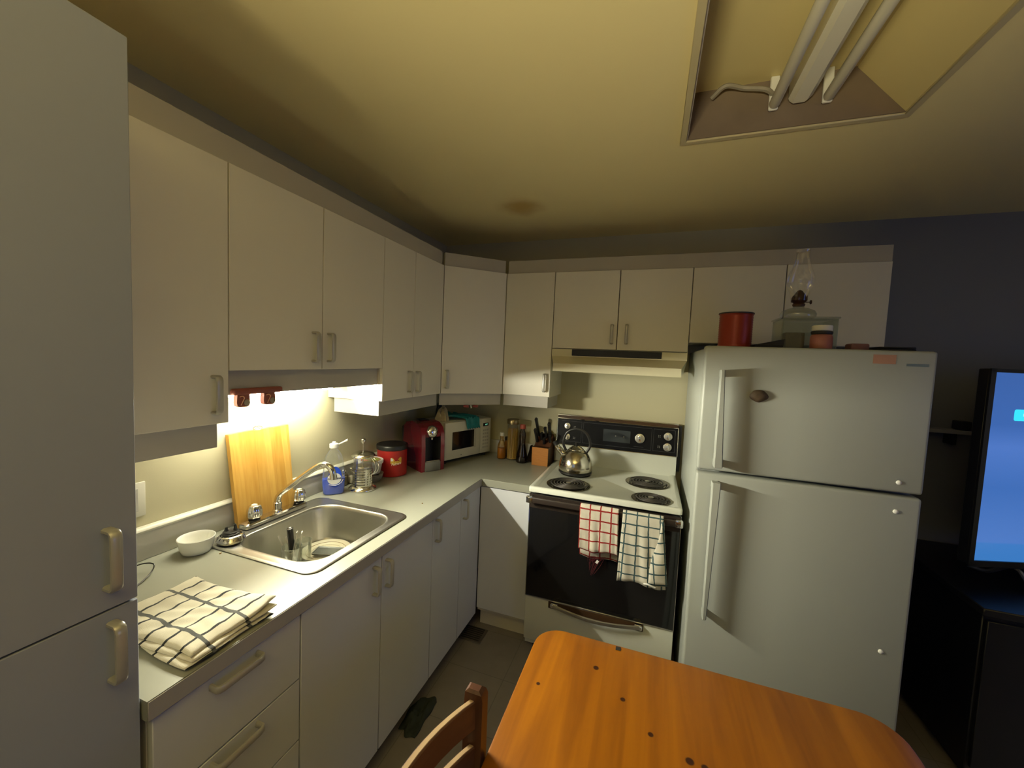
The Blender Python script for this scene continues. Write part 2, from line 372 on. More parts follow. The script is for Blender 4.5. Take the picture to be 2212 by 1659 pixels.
for x in (1.853, 2.005):
    g = G(); g.lathe([(.0, 0), (.012, .002), (.0165, .01), (.0165, 1.14), (.012, 1.148), (0, 1.15)], n=16)
    g.bm.transform(Matrix.Translation((x, BY0+.045, 2.503)) @ Matrix.Rotation(-PI/2, 4, 'X'))
    tb = obj('fluorescent_tube', g, M_TUBE, t)
    for y in (BY0+.02, BY1-.032):
        g = G(); g.box(x-.014, x+.014, y, y+.012, 2.49, BZ, .003, 1); obj('lamp_holder', g, M_PLASTW, t)
g = G(); g.tube(smooth_path([(1.66, BY1-.03, 2.56), (1.70, BY1-.06, 2.575), (1.76, BY1-.04, 2.57), (1.82, BY1-.05, 2.55), (1.85, BY1-.03, 2.54)]), .008, 6); obj('wire', g, mat('dull_wire', (.30, .27, .22), .6), t)

# ================================================================== cabinets
YT = -2.243                       # right side of the tall cabinet
U, ZT, ZB, ZV = .324, 2.148, 1.381, 1.309
GAP = .0016
def pull(parent, x, y, z, n, horiz=False, L=.106):
    """bow pull on a face point, n = outward direction in the plan"""
    n = Vector((n[0], n[1], 0)).normalized(); s = Vector((-n.y, n.x, 0)); up = s if horiz else Vector((0, 0, 1)); side = Vector((0, 0, 1)) if horiz else s
    c = Vector((x, y, z)); h = L/2; o = .027
    path = [c-up*h+n*0.0, c-up*h+n*(o*.75), c-up*(h-.004)+n*(o*.93), c-up*(h-.012)+n*o, c+up*(h-.012)+n*o, c+up*(h-.004)+n*(o*.93), c+up*h+n*(o*.75), c+up*h]
    g = G(); K = len(path); rr = []
    wd, th = .0085, .0045
    for k in range(K):
        tt = (path[min(k+1, K-1)]-path[max(k-1, 0)]).normalized(); v = tt.cross(side).normalized()
        rr.append([path[k]+side*a*wd+v*b_*th for a, b_ in ((-1, -.5), (-.6, -1), (.6, -1), (1, -.5), (1, .5), (.6, 1), (-.6, 1), (-1, .5))])
    g.rings(rr); return obj('handle', g, M_PULL, parent, ang=.9)
def door_x(parent, y0, y1, z0, z1, x, hy=None, hz=None, name='door', th=.018, L=.106):
    """door on a face looking to +x"""
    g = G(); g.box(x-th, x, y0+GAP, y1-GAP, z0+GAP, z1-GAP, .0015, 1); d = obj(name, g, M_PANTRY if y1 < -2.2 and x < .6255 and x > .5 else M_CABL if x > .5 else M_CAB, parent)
    if hy is not None: pull(d, x, hy, hz, (1, 0), L=L)
    return d
def door_y(parent, x0, x1, z0, z1, y, hx=None, hz=None, name='door', th=.018):
    g = G(); g.box(x0+GAP, x1-GAP, y, y+th, z0+GAP, z1-GAP, .0015, 1); d = obj(name, g, M_CAB, parent)
    if hx is not None: pull(d, hx, y, hz, (0, -1))
    return d
# tall pantry cabinet on the left
t = thing('pantry_cabinet', 'tall white pantry cabinet filling the left edge, two flat doors', 'cabinet', (.3, -2.55, 0))
g = G(); g.box(.003, .60, -2.86, YT, .10, 2.145); obj('body', g, M_CABIN, t)
g = G(); g.box(.003, .55, -2.86, YT, 0, .10); obj('toe_kick', g, M_DARKGAP, t)
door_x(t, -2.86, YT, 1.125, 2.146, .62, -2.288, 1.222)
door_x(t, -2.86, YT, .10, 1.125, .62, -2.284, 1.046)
# wall cabinets, left wall
def wall_cab(name, label, y0, y1, z0, doors, valance, grp=None):
    t = thing(name, label, 'cabinet', (.15, (y0+y1)/2, z0), 0, grp)
    g = G(); g.box(.002, U-.0185, y0+.0008, y1-.0008, z0, ZT); obj('body', g, M_CABIN, t)
    g = G(); g.box(U-.0188, U-.0180, y0+.004, y1-.004, z0+.004, ZT-.002); obj('front_gap', g, M_DARKGAP, t)
    for a, b_, hy, hz in doors: door_x(t, a, b_, z0, ZT, U, hy, hz)
    if valance:
        g = G(); g.box(U-.042, U-.026, valance[0], valance[1], valance[2], z0, .0015, 1)
        for s in valance[3]: g.box(.03, U-.042, s, s+.016, valance[2], z0)
        obj('light_rail', g, M_VAL, t)
    return t
wall_cab('wall_cabinet', 'single door white wall cabinet between pantry and sink cabinet', YT+.002, -1.863, ZB, [(YT+.002, -1.863, -1.908, 1.47)], (YT+.002, -1.88, 1.306, ()))
tB = wall_cab('wall_cabinet', 'short two door wall cabinet above the sink with light under it', -1.863, -1.146, 1.538, [(-1.863, -1.507, -1.550, 1.624), (-1.507, -1.146, -1.476, 1.624)], (-1.862, -1.147, 1.461, ()))
wall_cab('wall_cabinet', 'two door white wall cabinet left of the corner cabinet, above red coffee maker', -1.146, -.593, ZB, [(-1.146, -.890, -.931, 1.468), (-.890, -.593, -.857, 1.466)], (-1.134, -.593, ZV, (-1.134,)))
# diagonal corner cabinet
t = thing('wall_cabinet', 'diagonal corner wall cabinet, single door, above the microwave', 'cabinet', (.2, -.2, ZB))
A, B = Vector((U, -.593)), Vector((.621, -U)); dv = (B-A).normalized(); nv = Vector((dv.y, -dv.x))
g = G(); A2, B2 = A-nv*.0185, B-nv*.0185
g.prism([(.002, -.002), (.002, -.592), (U-.02, -.592), tuple(A2+dv*.008), tuple(B2-dv*.008), (.620, -U+.02), (.620, -.002)], ZB, ZT); obj('body', g, M_CABIN, t, smooth=False)
g = G(); q = [A+dv*GAP*1.5, B-dv*GAP*1.5]; g.prism([tuple(q[0]), tuple(q[1]), tuple(q[1]-nv*.018), tuple(q[0]-nv*.018)], ZB+GAP, ZT-GAP); d = obj('door', g, M_CAB, t, smooth=False)
hp = A+dv*.034; pull(d, hp.x, hp.y, 1.470, nv)
g = G(); q = [A-nv*.028, B-nv*.028]; g.prism([tuple(q[0]), tuple(q[1]), tuple(q[1]-nv*.016), tuple(q[0]-nv*.016)], ZV, ZB); obj('light_rail', g, M_VAL, t, smooth=False)
# back wall cabinets
def back_cab(label, x0, x1, z0, doors, valance=None):
    t = thing('wall_cabinet', label, 'cabinet', ((x0+x1)/2, -.15, z0))
    g = G(); g.box(x0+.0008, x1-.0008, -U+.0185, -.002, z0, ZT); obj('body', g, M_CABIN, t)
    g = G(); g.box(x0+.004, x1-.004, -U+.0180, -U+.0188, z0+.004, ZT-.002); obj('front_gap', g, M_DARKGAP, t)
    for a, b_, hx, hz in doors: door_y(t, a, b_, z0, ZT, -U, hx, hz)
    if valance:
        g = G(); g.box(x0, x1-.016, -U+.026, -U+.042, valance, z0, .0015, 1); g.box(x1-.032, x1-.016, -U+.042, -.03, valance, z0); obj('light_rail', g, M_VAL, t)
    return t
GAP = .0022
back_cab('narrow single door wall cabinet right of the corner cabinet, left of the hood', .621, .935, ZB, [(.621, .935, .900, 1.470)], ZV)
back_cab('two door wall cabinet directly above the range hood', .935, 1.702, 1.686, [(.935, 1.3185, 1.289, 1.778), (1.3185, 1.702, 1.371, 1.779)])
back_cab('two door white wall cabinet above the fridge behind the oil lamp', 1.702, 2.56, 1.740, [(1.702, 2.135, None, 0), (2.135, 2.56, None, 0)])
GAP = .0016
# filler board along the top of the wall cabinets
M_FILL = mat('grey_beige_filler_board', (.48, .45, .38), .55, var=.03)
g = G(); g.box(U-.035, U-.012, YT+.002, -.600, ZT+.0005, 2.226); struct('trim_1', g, M_FILL)
g = G(); q = [A-nv*.012, B-nv*.012]; g.prism([tuple(q[0]+dv*.006), tuple(q[1]-dv*.006), tuple(q[1]-nv*.02), tuple(q[0]-nv*.02)], ZT+.0005, 2.226); struct('trim_2', g, M_FILL)
g = G(); g.box(.627, 2.56, -U+.012, -U+.035, ZT+.0005, 2.226); struct('trim_3', g, M_FILL)

# base cabinets
GAP = .0022
XF = .627; ZU = .866
def base_body(t, y0, y1):
    g = G(); g.box(.002, XF-.0185, y0+.0008, y1-.0008, .10, .870); obj('body', g, M_CABIN, t)
    g = G(); g.box(XF-.0188, XF-.018, y0+.003, y1-.003, .11, ZU+.002); obj('front_gap', g, M_DARKGAP, t)
    g = G(); g.box(XF-.10, XF-.085, y0+.001, y1-.001, 0, .10); obj('toe_kick', g, M_DARKGAP, t)
t = thing('base_cabinet', 'white base cabinet with a stack of drawers beside the pantry', 'cabinet', (.3, -2.05, 0))
y0, y1 = YT+.012, -1.875; base_body(t, y0, y1)
for z0, z1 in ((.674, ZU), (.488, .674), (.30, .488), (.10, .30)):
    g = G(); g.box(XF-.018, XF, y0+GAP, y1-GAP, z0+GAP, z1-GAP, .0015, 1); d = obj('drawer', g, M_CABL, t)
    if z0 > .25: pull(d, XF, -2.062, z0+.165 if z0 < .6 else .842, (1, 0), horiz=True, L=.112)
t = thing('base_cabinet', 'wide two door base cabinet under the sink', 'cabinet', (.3, -1.5, 0))
g = G(); g.box(.002, XF-.0185, -1.874, -1.859, .10, .870); g.box(.002, XF-.0185, -1.172, -1.157, .10, .870); g.box(.002, XF-.0185, -1.859, -1.172, .10, .115); g.box(.002, .012, -1.859, -1.172, .115, .870)
obj('body', g, M_CABIN, t)
g = G(); g.box(XF-.0188, XF-.018, -1.872, -1.159, .11, ZU+.002); obj('front_gap', g, M_DARKGAP, t)
g = G(); g.box(XF-.10, XF-.085, -1.874, -1.157, 0, .0995); obj('toe_kick', g, M_DARKGAP, t)
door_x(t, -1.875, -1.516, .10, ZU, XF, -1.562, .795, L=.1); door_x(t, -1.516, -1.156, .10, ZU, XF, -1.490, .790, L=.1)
t = thing('base_cabinet', 'single door base cabinet, second from the inside corner', 'cabinet', (.3, -1.0, 0))
base_body(t, -1.156, -.874); door_x(t, -1.156, -.874, .10, ZU, XF, -1.128, .805, L=.1)
t = thing('base_cabinet', 'narrow one door base cabinet in the inside corner', 'cabinet', (.3, -.7, 0))
base_body(t, -.874, -.630); door_x(t, -.874, -.630, .10, ZU, XF, -.842, .805, L=.1)
t = thing('base_cabinet', 'plain base cabinet panel without handle left of the stove', 'cabinet', (.78, -.3, 0))
g = G(); g.box(.628, .932, -.606, -.002, .11, .870); obj('body', g, M_CABIN, t)
g = G(); g.box(.629, .932, -XF, -.607, .135, ZU, .0015, 1); obj('front_panel', g, M_CABL, t)
g = G(); g.box(.628, .932, -.56, -.545, 0, .11); obj('toe_kick', g, M_CABIN, t)
g = G(); g.box(.629, .932, -.605, -.59, .112, .134); obj('bottom_rail', g, M_VAL, t)

# ================================================================== counter
ZK = .914
t = thing('countertop', 'L shaped grey laminate countertop running from pantry to stove', 'countertop', (.3, -1.1, .872))
HX0, HX1, HY0, HY1 = .118, .548, -1.762, -1.285
g = G()
# one slab with a rounded front edge, hole for the sink
def slab(g, x0, x1, y0, y1): g.box(x0, x1, y0, y1, .872, ZK)
slab(g, .001, HX0, HY0, HY1); slab(g, HX1, .635, HY0, HY1); slab(g, .001, .635, YT+.002, HY0); slab(g, .001, .635, HY1, -.001); slab(g, .635, .933, -.635, -.001)
bmesh.ops.remove_doubles(g.bm, verts=g.bm.verts, dist=1e-5)
obj('slab', g, M_COUNTER, t, smooth=False)
g = G(); g.box(.6352, .638, YT+.002, -.638, .8725, ZK-.0015, .001, 1); obj('edge_band', g, M_EDGE, t)
g = G(); g.box(.636, .933, -.6385, -.6352, .8725, ZK-.0015, .001, 1); obj('edge_band', g, M_COUNTER, t)
M_SPL = mat('grey_laminate_splash', (.52, .51, .46), .4, var=.04, scale=12)
g = G(); g.box(.001, .020, YT+.002, -.001, ZK+.0003, 1.010, .003, 2); obj('backsplash', g, M_SPL, t)
g = G(); g.box(.021, .933, -.020, -.001, ZK+.0003, 1.010, .003, 2); obj('backsplash', g, M_SPL, t)
M_CAP = mat('pale_cap_strip', (.76, .74, .62), .35, var=.02)
g = G(); g.tube([(.013, YT+.003, 1.012), (.013, -.002, 1.012)], .0125, 10, flat=.8); g.box(.001, .013, YT+.003, -.002, 1.0105, 1.022, .002, 1); obj('cap_strip', g, M_CAP, t)

# ================================================================== sink and tap
t = thing('kitchen_sink', 'stainless steel drop-in single bowl sink set in the grey counter', 'sink', (.33, -1.52, .918))
g = G()
K = 6
rings = [rrect(.070, .572, -1.787, -1.260, .045, ZK+.0006, K), rrect(.069, .573, -1.788, -1.259, .046, ZK+.003, K), rrect(.074, .568, -1.783, -1.264, .043, ZK+.0065, K), rrect(.082, .560, -1.775, -1.272, .040, ZK+.0055, K),
         rrect(.140, .540, -1.752, -1.298, .095, ZK+.0040, K), rrect(.146, .534, -1.746, -1.304, .090, ZK+.0055, K), rrect(.150, .530, -1.742, -1.308, .088, ZK+.002, K),
         rrect(.153, .527, -1.738, -1.312, .085, ZK-.010, K), rrect(.161, .519, -1.730, -1.314, .070, .775, K), rrect(.170, .509, -1.720, -1.322, .062, .757, K), rrect(.20, .482, -1.69, -1.36, .05, .750, K), rrect(.32, .36, -1.545, -1.505, .018, .747, K)]
g.rings(rings, cap0=False); obj('bowl', g, M_STEEL, t, recalc=True, ang=1.2)
t = thing('faucet', 'chrome two handle kitchen faucet with long angled spout', 'faucet', (.092, -1.50, .92))
g = G(); ZF = ZK+.0075
g.rings([rrect(.068, .118, -1.655, -1.370, .014, ZF, 3), rrect(.068, .118, -1.655, -1.370, .014, ZF+.013, 3), rrect(.073, .113, -1.649, -1.376, .010, ZF+.018, 3)])
obj('base_plate', g, M_CHROME, t)
for y in (-1.604, -1.397):
    g = G(); g.lathe([(.020, 0), (.020, .004), (.015, .006), (.015, .012)], (.092, y, ZF+.018)); k = obj('valve_collar', g, M_BLACK, t)
    g = G(); n = 24; prof = [(.015, .010), (.0235, .014), (.0262, .022), (.0258, .040), (.0215, .057), (.0175, .061)]
    rr = [[(.092+r*(1+.07*math.cos(8*2*PI*i/n*1.0))*math.cos(2*PI*i/n), y+r*(1+.07*math.cos(8*2*PI*i/n))*math.sin(2*PI*i/n), ZF+.016+z) for i in range(n)] for r, z in prof]
    g = G()
    n = 48; rr = [[(.092+r*(1+.06*math.cos(8*2*PI*i/n))*math.cos(2*PI*i/n), y+r*(1+.06*math.cos(8*2*PI*i/n))*math.sin(2*PI*i/n), ZF+.016+z) for i in range(n)] for r, z in prof]
    g.rings(rr); kn = obj('knob', g, M_CHROME, t, ang=1.0)
    g = G(); g.lathe([(.0105, .0605), (.0105, .0625), (.009, .0635), (.006, .0615)], (.092, y, ZF+.016)); obj('knob_cap', g, mat('ivory_index_ring', (.75, .70, .45), .4), kn)
g = G(); g.lathe([(.019, .016), (.019, .022), (.0155, .026), (.0155, .040), (.0165, .041), (.0165, .052), (.012, .056)], (.088, -1.500, ZF)); obj('spout_collar', g, M_CHROME, t)
ca, sa = math.cos(math.radians(14)), math.sin(math.radians(14))
sp = [(0, .965), (.002, .990), (.012, 1.010), (.035, 1.030), (.108, 1.089), (.160, 1.128), (.185, 1.143), (.205, 1.148), (.225, 1.140), (.238, 1.122), (.242, 1.102)]
g = G(); pts = smooth_path([(.088+s*ca, -1.500+s*sa, z) for s, z in sp], 5)
rad = [.0130 if k < 8 else (.0118 if k < 34 else .0125) for k in range(len(pts))]
g.tube(pts, rad, 16); s_ = obj('spout', g, M_CHROME, t)
g = G(); e = pts[-1]; g.cyl((e.x, e.y, e.z+.004), (e.x+.002, e.y, e.z-.012), .0138, .0138, 16); obj('aerator', g, M_CHROME, s_)

# ================================================================== range hood
t = thing('range_hood', 'cream range hood with black vent grille under the short cabinet', 'range hood', (1.32, -.2, 1.55))
M_HOOD = mat('cream_enamel', (.70, .66, .48), .3, var=.02, coat=.2)
x0, x1 = .937, 1.700
g = G(); V = [(x0, -.005, 1.684), (x1, -.005, 1.684), (x0, -.3235, 1.684), (x1, -.3235, 1.684), (x0, -.3255, 1.640), (x1, -.3255, 1.640), (.977, -.450, 1.596), (1.667, -.450, 1.596), (.977, -.452, 1.551), (1.667, -.452, 1.551), (.977, -.435, 1.551), (1.667, -.435, 1.551), (x0+.012, -.30, 1.570), (x1-.012, -.30, 1.570), (x0, -.005, 1.570), (x1, -.005, 1.570)]
F = [(0, 2, 3, 1), (2, 4, 5, 3), (4, 6, 7, 5), (6, 8, 9, 7), (8, 10, 11, 9), (10, 12, 13, 11), (12, 14, 15, 13), (0, 1, 15, 14), (0, 14, 12, 4, 2), (1, 3, 5, 13, 15), (4, 12, 10, 8, 6), (5, 7, 9, 11, 13)]
g.add(V, F); obj('canopy', g, M_HOOD, t, smooth=False)
g = G(); g.box(1.06, 1.568, -.3300, -.3257, 1.645, 1.683, .002, 1); gr = obj('vent_grille', g, M_BLACK, t)
for k in range(5):
    g = G(); z = 1.650+k*.0066; g.box(1.068, 1.560, -.3325, -.3300, z, z+.003); obj('louvre', g, M_CHAR, gr)
g = G(); g.box(1.10, 1.54, -.40, -.10, 1.560, 1.566); 
g = G(); g.box(1.08, 1.56, -.28, -.06, 1.560, 1.5695); obj('grease_filter', g, M_STEEL, t)

# ================================================================== stove
SX0, SX1 = .938, 1.699
t = thing('electric_stove', 'white electric coil stove with black oven door and black control panel', 'stove', (1.32, -.35, 0))
g = G(); g.box(SX0+.002, SX1-.002, -.645, -.03, .03, .905); obj('body', g, M_ENAMEL, t, smooth=False)
g = G(); g.rings([rrect(SX0-.001, SX1+.001, -.697, -.045, .012, .9055, 4), rrect(SX0-.001, SX1+.001, -.697, -.045, .012, .928, 4), rrect(SX0+.003, SX1-.003, -.693, -.049, .012, .9325, 4),
                  rrect(SX0+.022, SX1-.022, -.675, -.062, .012, .9325, 4), rrect(SX0+.036, SX1-.036, -.660, -.070, .014, .9235, 4)]); obj('cooktop', g, M_ENAMEL, t, ang=.9)
# back guard
g = G(); g.add([(SX0, -.004, .91), (SX1, -.004, .91), (SX0, -.004, 1.045), (SX1, -.004, 1.045), (SX0, -.066, 1.045), (SX1, -.066, 1.045), (SX0, -.082, .92), (SX1, -.082, .92)],
               [(0, 1, 3, 2), (2, 3, 5, 4), (4, 5, 7, 6), (6, 7, 1, 0), (0, 2, 4, 6), (1, 7, 5, 3)]); obj('backsplash_panel', g, M_ENAMEL, t, smooth=False)
g = G(); g.add([(SX0, -.004, 1.046), (SX1, -.004, 1.046), (SX0, -.004, 1.222), (SX1, -.004, 1.222), (SX0, -.050, 1.222), (SX1, -.050, 1.222), (SX0, -.070, 1.046), (SX1, -.070, 1.046)],
               [(0, 1, 3, 2), (2, 3, 5, 4), (4, 5, 7, 6), (6, 7, 1, 0), (0, 2, 4, 6), (1, 7, 5, 3)]); pn = obj('control_panel', g, M_CONSOLE, t, smooth=False)
M_BRN = mat('brown_console_top', (.055, .028, .012), .35, var=.2)
g = G(); g.box(SX0-.002, SX1+.002, -.052, -.004, 1.2235, 1.244, .002, 1); obj('console_top', g, M_BRN, t)
for z in (1.2225, 1.2450):
    g = G(); g.box(SX0-.003, SX1+.003, -.0555, -.046, z-.0018, z+.0018); obj('chrome_strip', g, M_CHROME, t)
for x in (SX0-.002, SX1+.002):
    g = G(); g.tube([(x, -.071, 1.046), (x, -.052, 1.222)], .0025, 6); obj('chrome_strip', g, M_CHROME, t)
g = G(); g.tube([(SX0, -.073, 1.046), (SX1, -.073, 1.046)], .0022, 6); obj('chrome_strip', g, M_CHROME, t)
g = G(); g.box(SX1+.003, SX1+.022, -.045, -.005, .95, 1.236); obj('side_end_cap', g, M_BLACK, t)
def onpanel(x, z, out=0):
    k = (z-1.046)/.176; y = -.070+.020*k; return Vector((x, y-out, z+out*.11))
def knob(x, z, r):
    g = G(); a = onpanel(x, z); nrm = Vector((0, -1, .113)).normalized()
    Mx = Matrix.Translation(a) @ nrm.to_track_quat('Z', 'Y').to_matrix().to_4x4()
    g2 = G(Mx); g2.lathe([(r, .0005), (r, .006), (r*.94, .009), (r*.8, .010)], n=28); k = obj('knob', g2, M_STEEL, t)
    g2 = G(Mx @ Matrix.Rotation(.15, 4, 'Z')); g2.box(-r*.24, r*.24, -r*.72, r*.72, .009, .020, .0025, 2); obj('knob_grip', g2, M_CHROME, k)
for x, z, r in ((1.006, 1.172, .0215), (1.010, 1.100, .0215), (1.476, 1.137, .031), (1.643, 1.166, .026), (1.642, 1.100, .026)): knob(x, z, r)
def panelquad(x0, x1, z0, z1, out, th=.001):
    a = [onpanel(x0, z0, out), onpanel(x1, z0, out), onpanel(x1, z1, out), onpanel(x0, z1, out)]; b_ = [v+Vector((0, th, 0)) for v in a]
    g = G(); return g.add(a+b_, [(0, 1, 2, 3), (7, 6, 5, 4), (0, 4, 5, 1), (1, 5, 6, 2), (2, 6, 7, 3), (3, 7, 4, 0)])
M_DISP = mat('smoky_clock_window', (.035, .040, .040), .25, var=.3)
d = obj('clock_window', panelquad(1.245, 1.417, 1.098, 1.176, .0012), M_DISP, t, smooth=False)
M_LINE = mat('grey_panel_print', (.075, .078, .08), .5)
for a in ((.965, 1.100, 1.070, 1.0712), (.965, 1.100, 1.205, 1.2062), (1.100, 1.1012, 1.07, 1.205), (1.112, 1.1132, 1.07, 1.205), (1.112, 1.545, 1.205, 1.2062), (1.112, 1.545, 1.069, 1.0702), (1.545, 1.5462, 1.07, 1.205), (1.557, 1.5582, 1.07, 1.205), (1.557, 1.683, 1.205, 1.2062), (1.557, 1.683, 1.069, 1.0702), (1.683, 1.6842, 1.07, 1.205), (1.44, 1.50, 1.083, 1.0842)):
    obj('printed_line', panelquad(*a, .0008, .0006), M_LINE, t, smooth=False)
M_PRT = mat('pale_panel_print', (.30, .30, .28), .5)
for x in (1.325, 1.376):
    a = onpanel(x, 1.137, .002); g = G(Matrix.Translation(a) @ Matrix.Rotation(PI/2, 4, 'X')); g.lathe([(.004, 0), (.0035, .002)], n=10); obj('indicator', g, M_PRT, t)
for x, z in ((1.055, 1.168), (1.055, 1.096), (1.592, 1.163), (1.592, 1.097)):
    g = G()
    for i in range(2):
        for j in range(2):
            a = onpanel(x+(i-.5)*.009, z+(j-.5)*.009, .001); g.box(a.x-.002, a.x+.002, a.y-.0005, a.y+.0005, a.z-.002, a.z+.002)
    o = obj('burner_mark', g, M_PRT, t, smooth=False); o['kind'] = 'stuff'
# burners
M_COIL = mat('dark_iron_coil', (.055, .050, .045), .42, metal=.5, var=.25, scale=30)
M_DRIP = mat('tarnished_drip_pan', (.20, .18, .15), .25, metal=1, var=.3, scale=12)
for bx, by, r, turns in ((1.122, -.545, .108, 5), (1.535, -.300, .108, 5), (1.556, -.585, .083, 4), (1.118, -.300, .083, 4)):
    g = G(); g.lathe([(r+.012, 0), (r+.013, .003), (r+.006, .005), (r-.006, .001), (r*.55, -.0), (.02, .0005)], (bx, by, .9238), n=40, cap0=False); bn = obj('drip_pan', g, M_DRIP, t)
    pts = []; n = turns*28
    for i in range(n+1):
        a = 2*PI*i/28; rr = .019+(r-.024)*i/n; pts.append((bx+rr*math.cos(a), by+rr*math.sin(a), .9335))
    pts.append((pts[-1][0]+.004, pts[-1][1]+.012, .930))
    g = G(); g.tube(pts, .0042*(r/.1)**.3, 6, flat=.9); obj('coil', g, M_COIL, bn)
    g = G(); g.lathe([(.014, .009), (.014, .0125), (.010, .0135), (0.001, .0135)], (bx, by, .9238), n=20); obj('coil_medallion', g, M_STEEL, bn)
# oven door
g = G(); g.box(SX0, SX1, -.672, -.647, .318, .890, .004, 2); dr = obj('oven_door', g, M_BLKGLASS, t)
M_BRNB = mat('black_brown_band', (.030, .022, .018), .3, var=.15)
g = G(); g.box(SX0+.003, SX1-.003, -.6755, -.6722, .812, .886, .001, 1); obj('door_top_band', g, M_BRNB, dr)
for a in ((SX0-.001, SX0+.003, .318, .888), (SX1-.003, SX1+.001, .318, .888)):
    g = G(); g.box(a[0], a[1], -.675, -.668, a[2], a[3], .001, 1); obj('door_trim', g, M_CHROME, dr)
g = G(); g.box(SX0, SX1, -.6752, -.668, .314, .3185, .001, 1); obj('door_trim', g, M_STEEL, dr)
g = G(); g.box(SX0+.004, SX1-.004, -.7215, -.702, .852, .884, .006, 3); hb = obj('door_handle', g, M_BRNB, dr)
for x0, x1 in ((SX0-.006, SX0+.030), (SX1-.030, SX1+.006)):
    g = G(); g.box(x0, x1, -.724, -.7005, .850, .886, .006, 2); g.box(x0+.008, x1-.008, -.702, -.6725, .856, .880, .003, 1); obj('handle_end_cap', g, M_CHROME, hb)
# storage drawer with a bowed pull
g = G(); g.box(SX0, SX1, -.668, -.646, .065, .311, .003, 2); dw = obj('storage_drawer', g, M_ENAMEL, t)
g = G(); pts = [(1.10+.44*s, -.690-.014*math.sin(PI*s), .300-.018*math.sin(PI*s)+.0) for s in [i/16 for i in range(17)]]
g.tube(pts, .0075, 8, flat=1.4); hh = obj('drawer_pull', g, M_STEEL, dw)
for x in (1.105, 1.535):
    g = G(); g.box(x-.02, x+.02, -.695, -.6685, .288, .309, .004, 1); obj('pull_mount', g, M_CHROME, hh)
g = G(); g.box(1.07, 1.56, -.6715, -.6682, .272, .310, .002, 1); obj('pull_recess', g, M_BRN, dw)
for x in (SX0+.05, SX1-.05):
    for y in (-.6, -.08):
        g = G(); g.lathe([(.018, 0), (.018, .01), (.010, .012), (.010, .032)], (x, y, 0), n=12); obj('foot', g, M_BLACK, t)

# kettle
M_KET = mat('polished_steel_kettle', (.62, .58, .48), .16, metal=1, var=.04)
t = thing('kettle', 'round stainless steel kettle with black arched handle on back burner', 'kettle', (1.118, -.325, .9385))
kx, ky, kz = 1.118, -.325, .9385
g = G(); g.lathe([(.094, 0), (.1005, .004), (.1005, .010), (.096, .014)], (kx, ky, kz), n=40); obj('base_ring', g, M_BLACK, t)
g = G(); g.lathe([(.094, .013), (.099, .020), (.1, .035), (.098, .058), (.090, .086), (.075, .112), (.058, .130), (.046, .139)], (kx, ky, kz), n=40); bd = obj('body', g, M_KET, t)
g = G(); g.lathe([(.046, .139), (.0455, .143), (.034, .152), (.020, .160), (.010, .163)], (kx, ky, kz), n=32); ld = obj('lid', g, M_KET, t)
g = G(); g.lathe([(.006, .162), (.009, .168), (.011, .176), (.007, .182), (.002, .183)], (kx, ky, kz), n=16); obj('lid_knob', g, M_BLACK, ld)
g = G(); g.tube(smooth_path([(kx-.060, ky-.010, kz+.095), (kx-.085, ky-.014, kz+.118), (kx-.108, ky-.018, kz+.142), (kx-.122, ky-.02, kz+.166)], 4), [.021]*4+[.018]*4+[.015]*4+[.0135], 14); sp_ = obj('spout', g, M_KET, t)
g = G(); g.tube([(kx-.118, ky-.0195, kz+.158), (kx-.130, ky-.0215, kz+.180)], [.0165, .0145], 12); obj('whistle_cap', g, M_BLACK, sp_)
hd = smooth_path([(kx-.062, ky, kz+.125), (kx-.082, ky, kz+.175), (kx-.060, ky, kz+.238), (kx, ky, kz+.264), (kx+.060, ky, kz+.238), (kx+.082, ky, kz+.175), (kx+.062, ky, kz+.125)], 5)
g = G(); g.tube(hd, .0055, 10, flat=1.5); obj('handle', g, M_BLACK, t)

